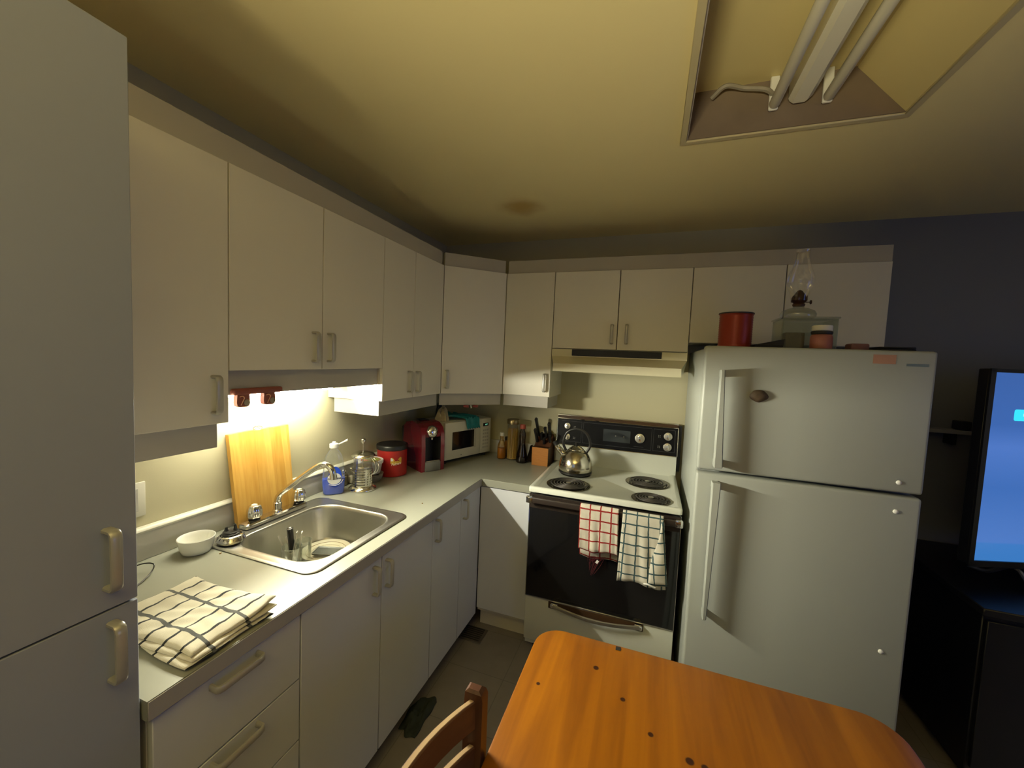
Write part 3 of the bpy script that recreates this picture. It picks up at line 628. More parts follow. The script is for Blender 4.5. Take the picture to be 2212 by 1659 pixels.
# towels over the oven handle
def hung_towel(name, label, x0, x1, zb, zf, mt, seed, skew=0, flare=0, hang=None):
    """strip draped over the bar: back edge at zb, front edge at zf"""
    ry = -.7118; top = .884; rb = .0175
    prof = [(ry+rb, zb+(top-.012-zb)*i/8) for i in range(9)]
    prof += [(ry+rb*math.cos(a), top-.008+rb*.9*math.sin(a)) for a in [PI*i/6 for i in range(1, 6)]]
    prof += [(ry-rb, top-.012-(top-.012-zf)*i/14) for i in range(15)]
    s = 0; L = [0]
    for i in range(1, len(prof)): s += math.hypot(prof[i][0]-prof[i-1][0], prof[i][1]-prof[i-1][1]); L.append(s)
    nx = 26; rr = random.Random(seed); ph = [rr.uniform(0, 6) for _ in range(4)]
    g = G(); uv = {}; V = []; UV = []
    for i, (y, z) in enumerate(prof):
        dz = max(0, top-z-.02)
        for j in range(nx+1):
            u = j/nx; x = x0+(x1-x0)*u+skew*dz+(u-.5)*flare*dz
            wv = (.007*math.sin(u*9+ph[0])+.004*math.sin(u*19+ph[1]+z*9))*min(1, dz*6)
            side = -1 if y < ry else .35
            yy = y+side*abs(wv)*1.0+side*dz*.01
            zz = z+(.006*math.sin(u*7+ph[2])*min(1, dz*5) if i in (0, len(prof)-1) else .003*math.sin(u*6+ph[3])*min(1, dz*5))
            V.append((x, min(yy, -.6775), zz)); UV.append((x0+(x1-x0)*u-x0, L[i]))
    F = [(i*(nx+1)+j, i*(nx+1)+j+1, (i+1)*(nx+1)+j+1, (i+1)*(nx+1)+j) for i in range(len(prof)-1) for j in range(nx)]
    g.add(V, F); base = Vector(((x0+x1)/2, ry, top))
    t = thing(name, label, 'towel', base)
    lay = g.bm.loops.layers.uv.new('UVMap'); g.bm.verts.index_update()
    for f in g.bm.faces:
        for l in f.loops: l[lay].uv = UV[l.vert.index]
    o = obj('cloth', g, mt, t); sm = o.modifiers.new('thick', 'SOLIDIFY'); sm.thickness = .0028; sm.offset = 0
    return t, V, prof, nx
M_TW1 = stripes_mat('cream_cloth_red_check', (.62, .57, .47), (.26, .015, .012), 0, [(0, .052, .026, .0034), (1, .052, .020, .0036)])
t, V, prof, nx = hung_towel('dish_towel', 'cream dish towel with red check hanging on the oven door handle', 1.221, 1.412, .612, .664, M_TW1, 3, skew=.02)
# ravelled red threads under the back edge
M_THR = mat('dark_red_thread', (.085, .006, .010), .9)
g = G()
for k in range(34):
    x = 1.262+.075*R.random()+.03*R.random(); x2 = 1.285+(x-1.30)*.35; z0 = .616; z1 = .598-.085*R.random()
    g.tube([(x, -.6945, z0), ((x+x2)/2+R.uniform(-.006, .006), -.693, (z0+z1)/2), (x2, -.691, z1)], .0006, 3)
fr = obj('frayed_threads', g, M_THR, t); fr['kind'] = 'stuff'
M_LBL = mat('white_care_label', (.75, .74, .70), .7)
g = G(); g.box(1.312, 1.324, -.6945, -.6935, .585, .603, .0003, 1); g.bm.transform(Matrix.Translation((1.318, 0, .594)) @ Matrix.Rotation(.5, 4, 'Y') @ Matrix.Translation((-1.318, 0, -.594))); obj('care_label', g, M_LBL, t)
M_TW2 = stripes_mat('cream_cloth_teal_check', (.60, .57, .48), (.035, .075, .085), 0, [(0, .052, .010, .0030), (1, .049, .022, .0034)])
t, V, prof, nx = hung_towel('dish_towel', 'cream dish towel with dark teal check, right one on the oven door', 1.431, 1.618, .575, .548, M_TW2, 11, skew=.03, flare=.12)
# turned back edge along the right side
g = G(); VV = []; UVv = []
for i in range(15):
    k = i/14; z = .872-(.872-.560)*k; xa = 1.608-.045*k+.006*math.sin(k*7); xb = 1.618+.034*k
    for j in range(7):
        u = j/6; VV.append((xa+(xb-xa)*u, -.7375-.008*math.sin(u*PI)-.004*k-.004*math.sin(k*9+u*3), z+.008*u)); UVv.append((.012+(1-u)*(xb-xa), .05+.3*k))
g.add(VV, [(i*7+j, i*7+j+1, (i+1)*7+j+1, (i+1)*7+j) for i in range(14) for j in range(6)])
lay = g.bm.loops.layers.uv.new('UVMap'); g.bm.verts.index_update()
for f in g.bm.faces:
    for l in f.loops: l[lay].uv = UVv[l.vert.index]
o = obj('folded_edge', g, M_TW2, t); sm = o.modifiers.new('thick', 'SOLIDIFY'); sm.thickness = .003; sm.offset = 0
g = G(); g.tube(smooth_path([(1.548, -.742, .5585), (1.565, -.746, .562), (1.585, -.746, .557), (1.600, -.742, .552)], 4), .0055, 8, flat=.7); obj('rolled_hem', g, M_LBL, t)

# ================================================================== fridge
FX0, FX1 = 1.729, 2.489
t = thing('refrigerator', 'white top freezer refrigerator right of the stove', 'refrigerator', (2.1, -.4, 0))
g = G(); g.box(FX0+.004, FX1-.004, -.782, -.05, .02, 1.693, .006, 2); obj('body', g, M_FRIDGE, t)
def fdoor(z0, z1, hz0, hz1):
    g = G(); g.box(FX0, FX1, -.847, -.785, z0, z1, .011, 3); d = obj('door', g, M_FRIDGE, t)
    g = G(); V = []
    # tapered handle standing off the door
    for z, hw in ((hz0, .0175), (hz1, .0095)) if z0 < 1 else ((hz0, .0175), (hz1, .0095)):
        pass
    up = z0 > 1
    wb, wt = (.034, .017)
    for z in (hz0, hz0+.004, hz1-.004, hz1):
        k = (z-hz0)/(hz1-hz0); wdt = wb+(wt-wb)*(k if up else 1-k)
        ins = .002 if z in (hz0, hz1) else 0
        V.append([(1.786+ins, -.872, z), (1.786+ins, -.894+ins, z), (1.790, -.900+ins, z), (1.786+wdt-.004, -.900+ins, z), (1.786+wdt-ins, -.894+ins, z), (1.786+wdt-ins, -.872, z)])
    g.rings(V)
    h = obj('handle', g, M_FRIDGE, d)
    for z in (hz0+.002, hz1-.030):
        g = G(); g.box(1.788, 1.786+(.028 if (z < hz0+.01) == up else .016), -.873, -.8465, z, z+.028, .002, 1); obj('handle_mount', g, M_FRIDGE, h)
    return d
d1 = fdoor(1.173, 1.703, 1.197, 1.603); d2 = fdoor(.075, 1.160, .541, 1.134)
for d, z in ((d1, 1.213), (d2, 1.102), (d2, .552)):
    g = G(Matrix.Translation((2.414, -.8468, z)) @ Matrix.Rotation(PI/2, 4, 'X')); g.lathe([(.0085, 0), (.0080, .003), (.005, .0055), (.001, .006)], n=16); obj('screw_cap', g, M_PLASTW, d)
g = G(); g.box(FX0+.01, FX1-.01, -.80, -.10, 0, .06); obj('kick_grille', g, M_BLACK, t)
g = G(); g.box(FX0+.01, FX1-.01, -.786, -.783, 1.161, 1.172); obj('door_gasket', g, M_BLACK, t)
g = G(); g.box(2.400, 2.464, -.8482, -.8468, 1.646, 1.656); obj('name_badge', g, mat('grey_badge', (.22, .28, .31), .3, metal=.6), d1)
# magnets and stickers
g = G(Matrix.Translation((1.937, -.8472, 1.504)) @ Matrix.Rotation(PI/2, 4, 'X')); n = 22
def egg(r, z): return [(r*(1.0+.12*math.cos(2*a)+.10*math.cos(3*a+1))*math.cos(a), r*.86*(1+.06*math.sin(3*a))*math.sin(a), z) for a in [2*PI*i/n for i in range(n)]]
g.rings([egg(.029, .001), egg(.030, .006), egg(.024, .013), egg(.012, .017)]); tag(obj('fridge_magnet', g, mat('dark_brown_magnet', (.075, .05, .028), .6, var=.5, scale=60)), 'small dark brown egg shaped magnet on the freezer door', 'magnet')
g = G(); g.box(2.300, 2.368, -.8485, -.8472, 1.652, 1.686); st = tag(obj('sticker', g, mat('faded_orange_sticker', (.38, .20, .14), .6, var=.15, scale=30)), 'faded orange sticker in the upper right corner of the freezer door', 'sticker')

# ================================================================== things on top of the fridge
TZ = 1.7035
M_TIN = mat('red_painted_tin', (.30, .035, .015), .35, metal=.2, var=.12)
t = thing('red_tin', 'ribbed dark red tin can on the fridge', 'tin', (1.868, -.65, TZ))
prof = [(.066, 0), (.069, .002)]
for k in range(13): z = .010+k*.0105; prof += [(.0685, z), (.0668, z+.005)]
prof += [(.069, .150), (.071, .152), (.071, .157), (.068, .158), (.066, .150), (.0645, .02), (.01, .018)]
g = G(); g.lathe(prof, (1.868, -.65, TZ), n=40, cap1=True); obj('can', g, M_TIN, t, ang=1.3)
g = G(); g.lathe([(.0712, .1515), (.0722, .154), (.0712, .1575)], (1.868, -.65, TZ), n=40, cap0=False, cap1=False); obj('rim', g, M_CHAR, t)
# glass box, oil lamp on it
t = thing('glass_box', 'clear square glass box carrying the oil lamp on the fridge', 'container', (2.137, -.62, TZ))
M_GLS2 = glass('greenish_glass', (.86, .89, .85), .06, .06, .04)
x0, x1, y0, y1 = 2.040, 2.236, -.70, -.54
g = G()
for a in ((x0, x1, y0, y0+.004), (x0, x1, y1-.004, y1), (x0, x0+.004, y0+.004, y1-.004), (x1-.004, x1, y0+.004, y1-.004)): g.box(*a, TZ+.004, TZ+.130)
g.box(x0, x1, y0, y1, TZ, TZ+.004); obj('glass_wall', g, M_GLS2, t, smooth=False)
g = G(); g.box(x0-.006, x1+.006, y0-.006, y1+.006, TZ+.131, TZ+.139, .003, 2); obj('lid', g, M_GLS2, t)
g = G(); g.box(2.062, 2.135, -.66, -.60, TZ+.0045, TZ+.075, .004, 1); tag(obj('paper_packet', g, mat('dull_tan_paper', (.22, .17, .11), .8, var=.4, scale=40)), 'dull tan packet inside the glass box on the fridge', 'packet')
LX, LY, LZ = 2.113, -.62, TZ+.1395
t = thing('oil_lamp', 'glass oil lamp with brown burner and tall clear chimney', 'oil lamp', (LX, LY, LZ))
g = G(); g.lathe([(.058, 0), (.066, .006), (.068, .018), (.060, .032), (.040, .042), (.022, .047), (.020, .054)], (LX, LY, LZ), n=36); obj('font', g, M_GLS2, t)
M_BURN = mat('aged_brass_burner', (.09, .045, .025), .45, metal=.6, var=.3)
g = G(); g.lathe([(.022, .053), (.024, .060), (.020, .066), (.026, .072), (.030, .080), (.026, .094), (.018, .108), (.010, .120), (.003, .124)], (LX, LY, LZ), n=24); bu = obj('burner', g, M_BURN, t)
g = G(); g.tube([(LX+.02, LY, LZ+.071), (LX+.040, LY, LZ+.071)], .0022, 6); g.lathe([(.001, 0), (.009, .001), (.009, .004), (.001, .005)], n=12)
g.bm.free(); g = G(); g.tube([(LX+.02, LY, LZ+.071), (LX+.045, LY, LZ+.071)], [.0022, .0022], 6); obj('wick_stem', g, M_BURN, bu)
g = G(); g.cyl((LX+.042, LY, LZ+.071), (LX+.046, LY, LZ+.071), .009, .009, 14); obj('wick_knob', g, M_BURN, bu)
for a in range(4):
    an = a*PI/2+.6; g = G(); g.tube([(LX+.026*math.cos(an), LY+.026*math.sin(an), LZ+.072), (LX+.037*math.cos(an), LY+.037*math.sin(an), LZ+.075), (LX+.036*math.cos(an), LY+.036*math.sin(an), LZ+.095)], .0015, 5); obj('prong', g, M_BURN, bu)
g = G(); g.lathe([(.031, .076), (.032, .090), (.040, .115), (.051, .145), (.053, .165), (.048, .190), (.036, .220), (.028, .245), (.025, .265), (.025, .288), (.028, .296), (.0265, .296), (.0235, .287)], (LX, LY, LZ), n=36, cap0=False, cap1=False); obj('chimney', g, M_GLASS, t)
# pill jar
JX, JY = 2.163, -.755
t = thing('pill_jar', 'small jar with white cap and orange label, standing front of the glass box', 'jar', (JX, JY, TZ))
g = G(); g.lathe([(.034, 0), (.038, .003), (.038, .050), (.032, .060)], (JX, JY, TZ), n=28); obj('body', g, mat('pink_orange_label', (.33, .12, .09), .5, var=.25, scale=40), t)
g = G(); g.lathe([(.031, .058), (.036, .062), (.0375, .070), (.031, .076)], (JX, JY, TZ), n=28); obj('shrink_band', g, M_CHAR, t)
g = G(); g.lathe([(.033, .074), (.035, .077), (.035, .093), (.033, .096), (.001, .0965)], (JX, JY, TZ), n=28); obj('cap', g, M_PLASTW, t)
t = thing('black_dish', 'low black tray with one raised end between tin and glass box', 'tray', (1.99, -.72, TZ))
g = G(); g.add([(1.930, -.76, TZ), (2.030, -.76, TZ), (2.030, -.66, TZ), (1.930, -.66, TZ), (1.925, -.765, TZ+.012), (2.034, -.765, TZ+.038), (2.034, -.655, TZ+.038), (1.925, -.655, TZ+.012)],
               [(3, 2, 1, 0), (4, 5, 6, 7), (0, 1, 5, 4), (1, 2, 6, 5), (2, 3, 7, 6), (3, 0, 4, 7)]); obj('tray', g, M_CHAR, t, smooth=False)
g = G(); g.box(1.935, 2.028, -.7665, -.7635, TZ+.010, TZ+.014, .001, 1); obj('lip', g, M_BLACK, t)
g = G(); g.box(2.255, 2.315, -.78, -.72, TZ, TZ+.026, .006, 2); tag(obj('pink_packet', g, mat('dusky_pink_paper', (.20, .09, .08), .7, var=.3, scale=40)), 'small dusky pink packet right of the pill jar on the fridge', 'packet')
t = thing('black_case', 'flat black case at the right end of the fridge top', 'case', (2.39, -.74, TZ))
g = G(); g.box(2.335, 2.448, -.80, -.70, TZ, TZ+.008, .003, 1); obj('case', g, M_CHAR, t)
g = G(); g.box(2.335, 2.448, -.80, -.70, TZ+.0085, TZ+.015, .003, 1); obj('lid', g, M_CHAR, t)

# ================================================================== table and chair
KN = [(1.30, -1.555, .0), (1.42, -1.62, 0), (1.54, -1.66, 0), (1.375, -1.70, 0)]
def zt(*q): return q
TKN = [(1.4245, -1.605, .75, .006), (1.503, -1.685, .75, .005), (1.287, -1.72, .75, .004), (1.571, -1.760, .75, .005), (1.660, -1.815, .75, .006), (1.652, -1.794, .75, .007), (1.682, -1.797, .75, .006), (1.725, -1.800, .75, .004), (1.665, -1.850, .75, .006), (1.730, -1.868, .75, .0075), (1.786, -1.862, .75, .006)]
M_TABLE = pine('honey_pine', (.33, .112, .001), (.17, .050, .0005), TKN)
t = thing('dining_table', 'orange varnished pine dining table with rounded corners', 'table', (1.69, -2.03, 0))
g = G(); X0, X1, Y0, Y1 = 1.232, 2.148, -2.60, -1.487
g.rings([rrect(X0+.006, X1-.006, Y0+.006, Y1-.006, .075, .722, 8), rrect(X0, X1, Y0, Y1, .082, .728, 8), rrect(X0, X1, Y0, Y1, .082, .744, 8), rrect(X0+.002, X1-.002, Y0+.002, Y1-.002, .080, .7485, 8), rrect(X0+.006, X1-.006, Y0+.006, Y1-.006, .076, .750, 8)]); obj('tabletop', g, M_TABLE, t)
for a in ((X0+.08, X1-.08, Y1-.10, Y1-.08), (X0+.08, X1-.08, Y0+.08, Y0+.10), (X0+.08, X0+.10, Y0+.10, Y1-.10), (X1-.10, X1-.08, Y0+.10, Y1-.10)):
    g = G(); g.box(*a, .635, .7215, .002, 1); obj('apron', g, M_TABLE, t)
for x in (X0+.10, X1-.10):
    for y in (Y0+.10, Y1-.10):
        g = G(); g.lathe([(.020, 0), (.024, .01), (.021, .05), (.030, .30), (.034, .45), (.028, .50), (.036, .52), (.036, .60), (.036, .634)], (x, y, 0), n=18); obj('leg', g, M_TABLE, t)
g = G(); g.box(1.470, 1.484, Y1-.0240, Y1-.008, .7502, .7512); obj('scorch_mark', g, M_CHAR, t)

M_CH = pine('dark_brown_stained_wood', (.11, .045, .022), (.045, .016, .008), gy=False)
M_SLAT = pine('shaded_brown_slat_wood', (.15, .075, .04), (.09, .04, .02), gy=True)  # slat faces: their shade is put into the colour
M_EDGEW = pine('lamplit_slat_edge', (.52, .38, .22), (.36, .24, .13), gy=True)  # lamp light on the slat tops, put into the colour
t = thing('ladder_back_chair', 'dark brown wooden ladder-back chair pushed against the left table side', 'chair', (1.4, -2.16, 0))
yf, yn = -1.952, -2.372
g = G()
for (y) in (yf, yn):
    g = G(); V = []
    for z, x, wd, dp in ((0, 1.190, .019, .015), (.44, 1.207, .022, .017), (.62, 1.207, .022, .017), (.78, 1.207, .0215, .016), (.885, 1.207, .021, .0155), (.896, 1.205, .019, .013), (.901, 1.204, .012, .008)):
        V.append([(x-wd, y-dp, z), (x+wd, y-dp, z), (x+wd, y+dp, z), (x-wd, y+dp, z)])
    g.rings(V); g.bm.transform(Matrix.Identity(4)); obj('back_post', g, M_CH, t, ang=.5)
def slat(z0, z1, xc0, xc1, bow):
    V = []; n = 14
    for i in range(n+1):
        k = i/n; y = yf-.013+(yn+.013-yf+.013)*k; s = 4*k*(1-k)
        xb0 = xc0-bow*s; xb1 = xc1-bow*s; th = .008
        V.append([(xb0-th, y, z0), (xb0+th, y, z0), (xb1+th, y, z1-.002), (xb1+th-.003, y, z1), (xb1-th+.003, y, z1), (xb1-th, y, z1-.002)])
    g = G(); g.rings(V); sl = obj('back_slat', g, M_SLAT, t, ang=.5)
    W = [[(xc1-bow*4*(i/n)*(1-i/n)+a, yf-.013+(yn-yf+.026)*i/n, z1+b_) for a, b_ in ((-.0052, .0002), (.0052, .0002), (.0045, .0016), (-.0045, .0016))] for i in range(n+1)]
    g = G(); g.rings(W); obj('lamplit_top_edge', g, M_EDGEW, sl, ang=.5); return sl  # pale strip stands for lamp light along the slat top
slat(.822, .882, 1.207, 1.205, .052); slat(.722, .782, 1.209, 1.208, .050); slat(.618, .680, 1.210, 1.209, .048)
g = G(); g.rings([[(1.19+(x)*.40, yf-.01+(yn-yf+.02)*.5+y*.21*(1+.06*x), z) for x, y in ((0, -1), (.5, -1.02), (.95, -1.0), (1, -.93), (1, .93), (.95, 1.0), (.5, 1.02), (0, 1))] for z in (.430, .452, .456)]); obj('seat', g, M_CH, t, ang=.5)
for y in (yf-.005, yn+.005):
    g = G(); g.lathe([(.013, 0), (.017, .03), (.019, .25), (.020, .4295)], (1.55, y, 0), n=14); obj('leg', g, M_CH, t)
for a, b_ in (((1.20, yf, .20), (1.55, yf-.005, .20)), ((1.20, yn, .20), (1.55, yn+.005, .20)), ((1.55, yf-.005, .28), (1.55, yn+.005, .28)), ((1.20, yf, .26), (1.20, yn, .26))):
    g = G(); g.tube([a, b_], .009, 8); obj('stretcher', g, M_CH, t)

# ================================================================== television corner
TA = .338
ux, uy = math.cos(TA), math.sin(TA)     # along the screen, to the right
t = thing('television', 'large flat television showing a blue home screen', 'television', (2.822, -.546, .75), TA)
W_, Z0, Z1 = 1.42, .086, .905           # local frame: x along the screen, -y towards the room
g = G(); g.box(-.012, W_, .004, .045, Z0, Z1, .004, 1); obj('casing', g, M_BLACK, t, local=True)
def screen_mat():
    mt, nt, b = new_mat('blue_screen'); tc = N(nt, 'ShaderNodeTexCoord'); sp = N(nt, 'ShaderNodeSeparateXYZ'); nt.links.new(tc.outputs['Object'], sp.inputs[0])
    z = math_(nt, 'DIVIDE', math_(nt, 'SUBTRACT', sp.outputs[2], .11), .77)
    cr = N(nt, 'ShaderNodeValToRGB'); nt.links.new(z, cr.inputs[0]); e = cr.color_ramp.elements
    e[0].position = 0; e[0].color = (.036, .165, .45, 1); e[1].position = 1; e[1].color = (.032, .10, .33, 1)
    for p, c in ((.093, (.040, .165, .46, 1)), (.10, (.062, .165, .47, 1)), (.40, (.036, .125, .40, 1)), (.62, (.060, .155, .47, 1)), (.74, (.032, .108, .36, 1))):
        x = e.new(p); x.color = c
    b.inputs['Base Color'].default_value = (.01, .01, .012, 1); setin(b, Roughness=.15)
    nt.links.new(cr.outputs[0], b.inputs['Emission Color']); b.inputs['Emission Strength'].default_value = .95; return mt
g = G(); g.box(.008, W_-.02, .0005, .0035, Z0+.022, Z1-.014); s_ = obj('screen', g, screen_mat(), t, local=True, smooth=False)
g = G(); g.box(-.012, W_, -.004, .004, Z1-.013, Z1+.001); g2 = g; obj('bezel', g, M_BLACK, t, local=True, smooth=False)
g = G(); g.box(-.012, W_, -.004, .004, Z0-.004, Z0+.021); obj('bezel', g, M_BLACK, t, local=True, smooth=False)
g = G(); g.box(-.014, .007, -.004, .004, Z0, Z1); obj('bezel', g, M_BLACK, t, local=True, smooth=False)
g = G(); g.box(W_-.02, W_, -.004, .004, Z0, Z1); obj('bezel', g, M_BLACK, t, local=True, smooth=False)
# icon tiles on the screen, the first one peeks into the frame
M_ICON = emit('cyan_app_tile', (.03, .60, .80), 1.1)
for k in range(5):
    g = G(); x = .103+k*.16; pts = [(a[0], a[1]) for a in rrect(x, x+.085, 0, .047, .008, 0, 3)]
    g.rings([[(px, -.0002, .697+pz) for px, pz in pts], [(px, .0004, .697+pz) for px, pz in pts]]); ic = obj('app_tile', g, M_ICON if k == 0 else emit('blue_app_tile', (.05, .14+.04*k, .55), .9), s_, local=True, smooth=False)
g = G(); g.add([(.140, -.0008, .722), (.150, -.0008, .714), (.150, -.0008, .730)], [(0, 1, 2)]); g.add([(.139, -.0006, .716), (.141, -.0006, .716), (.141, -.0006, .728), (.139, -.0006, .728)], [(0, 1, 2, 3)])
obj('tile_mark', g, emit('pale_tile_mark', (.35, .9, 1), 1.1), s_, local=True, smooth=False)
M_FOOT = mat('silver_stand', (.45, .47, .50), .3, metal=.8)
for s, x in ((1, .16), (-1, .98)):
    g = G(); g.tube(smooth_path([(x+s*.02, -.16, .008), (x+s*.04, -.06, .014), (x+s*.05, .02, .075), (x+s*.04, .10, .014), (x+s*.02, .16, .008)], 4), .008, 8, flat=1.0); obj('foot', g, M_FOOT, t, local=True)
t = thing('tv_stand', 'low black cabinet under the television', 'tv stand', (3.5, -.38, 0))
M_TVS = mat('black_ash_veneer', (.010, .010, .013), .35, var=.2)
g = G(); g.box(2.78, 4.24, -.70, -.03, .05, .715, .003, 1); obj('body', g, M_TVS, t)
g = G(); g.box(2.76, 4.26, -.735, -.03, .7155, .746, .004, 1); obj('top_board', g, M_TVS, t)
for k in range(3):
    g = G(); g.box(2.79+k*.482, 2.79+k*.482+.476, -.714, -.7005, .09, .69, .002, 1); d = obj('door', g, M_TVS, t)
    g = G(); g.box(2.79+k*.482+.43, 2.79+k*.482+.44, -.728, -.714, .35, .47, .002, 1); obj('handle', g, M_BLACK, d)
g = G(); g.box(2.82, 4.2, -.66, -.06, 0, .05); obj('plinth', g, M_BLACK, t)
# ledge on the wall beyond the fridge
t = thing('wall_shelf', 'thin grey shelf on the dark wall right of the fridge', 'shelf', (2.8, -.06, 1.33))
g = G(); g.box(2.62, 3.05, -.095, -.002, 1.328, 1.348, .002, 1); obj('board', g, mat('grey_painted_board', (.30, .30, .34), .5), t)
for x in (2.68, 2.99):
    g = G(); g.box(x-.008, x+.008, -.075, -.002, 1.27, 1.3275, .002, 1); obj('bracket', g, M_CHAR, t)
g = G(); g.box(3.00, 3.045, -.085, -.02, 1.3485, 1.395, .006, 2); tag(obj('small_shelf_box', g, M_CHAR), 'small black box on the end of the grey wall shelf', 'box')  # plain dark box on the shelf end

# ================================================================== floor things
def crumple(name, label, cat, c, sx, sy, h, mt, seed, nx=26, ny=20):
    rr = random.Random(seed); ph = [rr.uniform(0, 6.28) for _ in range(8)]; g = G(); V = []
    top = []
    def height(u, v):
        e = max(0, 1-(abs(2*u-1)**3))*max(0, 1-(abs(2*v-1)**3))
        return h*e*(.45+.28*math.sin(9*u+ph[0]+3*v)+.22*math.sin(13*v+ph[1]-4*u)+.18*math.sin(23*u+ph[2])*math.sin(19*v+ph[3]))
    for i in range(nx+1):
        for j in range(ny+1):
            u, v = i/nx, j/ny; a = math.atan2(v-.5, u-.5); k = (.80+.12*abs(math.cos(2*a)))*(1+.10*math.sin(3*a+ph[4])+.06*math.sin(7*a+ph[5])) if max(abs(2*u-1), abs(2*v-1)) > .01 else 1
            V.append((c[0]+(u-.5)*sx*k, c[1]+(v-.5)*sy*k, c[2]+.004+max(0, height(u, v))))
    F = [(i*(ny+1)+j, (i+1)*(ny+1)+j, (i+1)*(ny+1)+j+1, i*(ny+1)+j+1) for i in range(nx) for j in range(ny)]
    g.add(V, F); o = obj(name, g, mt); sm = o.modifiers.new('thick', 'SOLIDIFY'); sm.thickness = .0025; sm.offset = 0
    return tag(o, label, cat)
crumple('dark_rag', 'dark green-black rag lying on the floor under the sink cabinet', 'rag', (.632, -1.245, 0), .105, .22, .04, mat('dark_green_black_cloth', (.028, .036, .026), .9, var=.4, scale=30), 5)
t = thing('floor_register', 'brown slotted floor register in the inside corner of the cabinets', 'floor vent', (.62, -.63, 0))
M_REG = mat('brown_register', (.10, .085, .07), .5)
g = G(); g.box(.565, .705, -.735, -.615, .0005, .006, .002, 1); obj('frame', g, M_REG, t)
for k in range(7):
    g = G(); y = -.722+k*.0155; g.box(.58, .69, y, y+.005, .0062, .009); obj('slat', g, M_CHAR, t)

# ================================================================== light fixture under the short cabinet
t = thing('under_cabinet_light', 'lit slim tube light hidden behind the rail under the short wall cabinet', 'light', (.10, -1.5, 1.537))
g = G(); g.box(.060, .140, -1.80, -1.20, 1.510, 1.5372, .004, 1)
obj('housing', g, M_PLASTW, t)
for y in (-1.78, -1.235):
    g = G(); g.box(.088, .112, y, y+.014, 1.434, 1.5095, .002, 1); obj('tube_holder', g, M_PLASTW, t)
g = G(); g.tube([(.086, -1.765, 1.4455), (.086, -1.235, 1.4455)], .0085, 12); obj('glowing_tube', g, emit('lit_tube', (1, .955, .74), LAMP_STRENGTH), t)
# added glowing strip, angled in front of the tube to brighten the far kitchen
g = G(); ta = math.radians(GLOW_TILT); cx0, cz0, hl = .112, 1.4450, .0145
dx, dz = -math.sin(ta)*hl, math.cos(ta)*hl
g.add([(cx0-dx, -1.765, cz0-dz), (cx0-dx, -1.235, cz0-dz), (cx0+dx, -1.235, cz0+dz), (cx0+dx, -1.765, cz0+dz)], [(0, 1, 2, 3)])
obj('added_glow_strip', g, emit_front('added_strip_glow', (1, .955, .74), GLOW_STRENGTH), t, smooth=False, recalc=False)  # added emitter, boosts the tube towards the room
# red hook rail
t = thing('hook_rail', 'dark red plastic rail with two wire hooks on the light rail over the sink', 'hook rail', (.31, -1.76, 1.48))
M_HK = mat('dark_red_hook_plastic', (.26, .075, .055), .4, var=.15)
g = G(); g.box(.2985, .320, -1.846, -1.673, 1.462, 1.482, .007, 3); obj('rail', g, M_HK, t)
for y in (-1.8125, -1.7225):
    g = G(); rr = []
    pts = [(-.020, .036), (-.0215, .010), (-.019, 0), (-.012, -.0035), (.010, -.0045), (.018, -.001), (.021, .010), (.020, .036)]
    g.rings([[(.3005, y+a, 1.4275+b_) for a, b_ in pts], [(.3165, y+a, 1.4275+b_) for a, b_ in pts]]); hk = obj('hook_plate', g, M_HK, t)
    g = G(); g.tube(smooth_path([(.3175, y-.013, 1.456), (.322, y-.008, 1.4585), (.324, y-.003, 1.453), (.322, y-.006, 1.442), (.318, y-.009, 1.430)], 4), .0016, 6); obj('wire_hook', g, mat('coppery_wire', (.62, .33, .22), .3, metal=.7), hk)
    g = G(Matrix.Translation((.3172, y+.010, 1.437)) @ Matrix.Rotation(PI/2, 4, 'Y')); g.lathe([(.010, 0), (.010, .0015), (.008, .003), (.001, .0035)], n=18); obj('pale_button', g, mat('taupe_button', (.34, .30, .24), .5), hk)

# ================================================================== by the sink
t = thing('cutting_board', 'large bamboo cutting board leaning on the wall behind the tap', 'cutting board', (.055, -1.52, ZK))
bz, tz_ = ZK+.0008, 1.2745
M_BAM = mat('honey_bamboo', (.68, .40, .085), .42, var=.02)
mt, nt, b = new_mat('bamboo_strips'); g_ = N(nt, 'ShaderNodeNewGeometry'); sp = N(nt, 'ShaderNodeSeparateXYZ'); nt.links.new(g_.outputs['Position'], sp.inputs[0])
wn = N(nt, 'ShaderNodeTexWhiteNoise', noise_dimensions='1D'); nt.links.new(math_(nt, 'FLOOR', math_(nt, 'MULTIPLY', math_(nt, 'ADD', sp.outputs[1], math_(nt, 'MULTIPLY', sp.outputs[2], .03)), 38)), wn.inputs['W'])
mp = N(nt, 'ShaderNodeMapping'); nt.links.new(g_.outputs['Position'], mp.inputs[0]); mp.inputs['Scale'].default_value = (1, 30, 3)
nz = N(nt, 'ShaderNodeTexNoise'); nz.inputs['Scale'].default_value = 2.5; nz.inputs['Detail'].default_value = 6; nt.links.new(mp.outputs[0], nz.inputs['Vector'])
f = math_(nt, 'ADD', math_(nt, 'MULTIPLY', wn.outputs[0], .45), math_(nt, 'MULTIPLY', nz.outputs[0], .7))
cr = N(nt, 'ShaderNodeValToRGB'); nt.links.new(f, cr.inputs[0]); cr.color_ramp.elements[0].position = .25; cr.color_ramp.elements[0].color = (.46, .235, .035, 1); cr.color_ramp.elements[1].position = .85; cr.color_ramp.elements[1].color = (.66, .40, .10, 1)
nt.links.new(cr.outputs[0], b.inputs['Base Color']); setin(b, Roughness=.42)
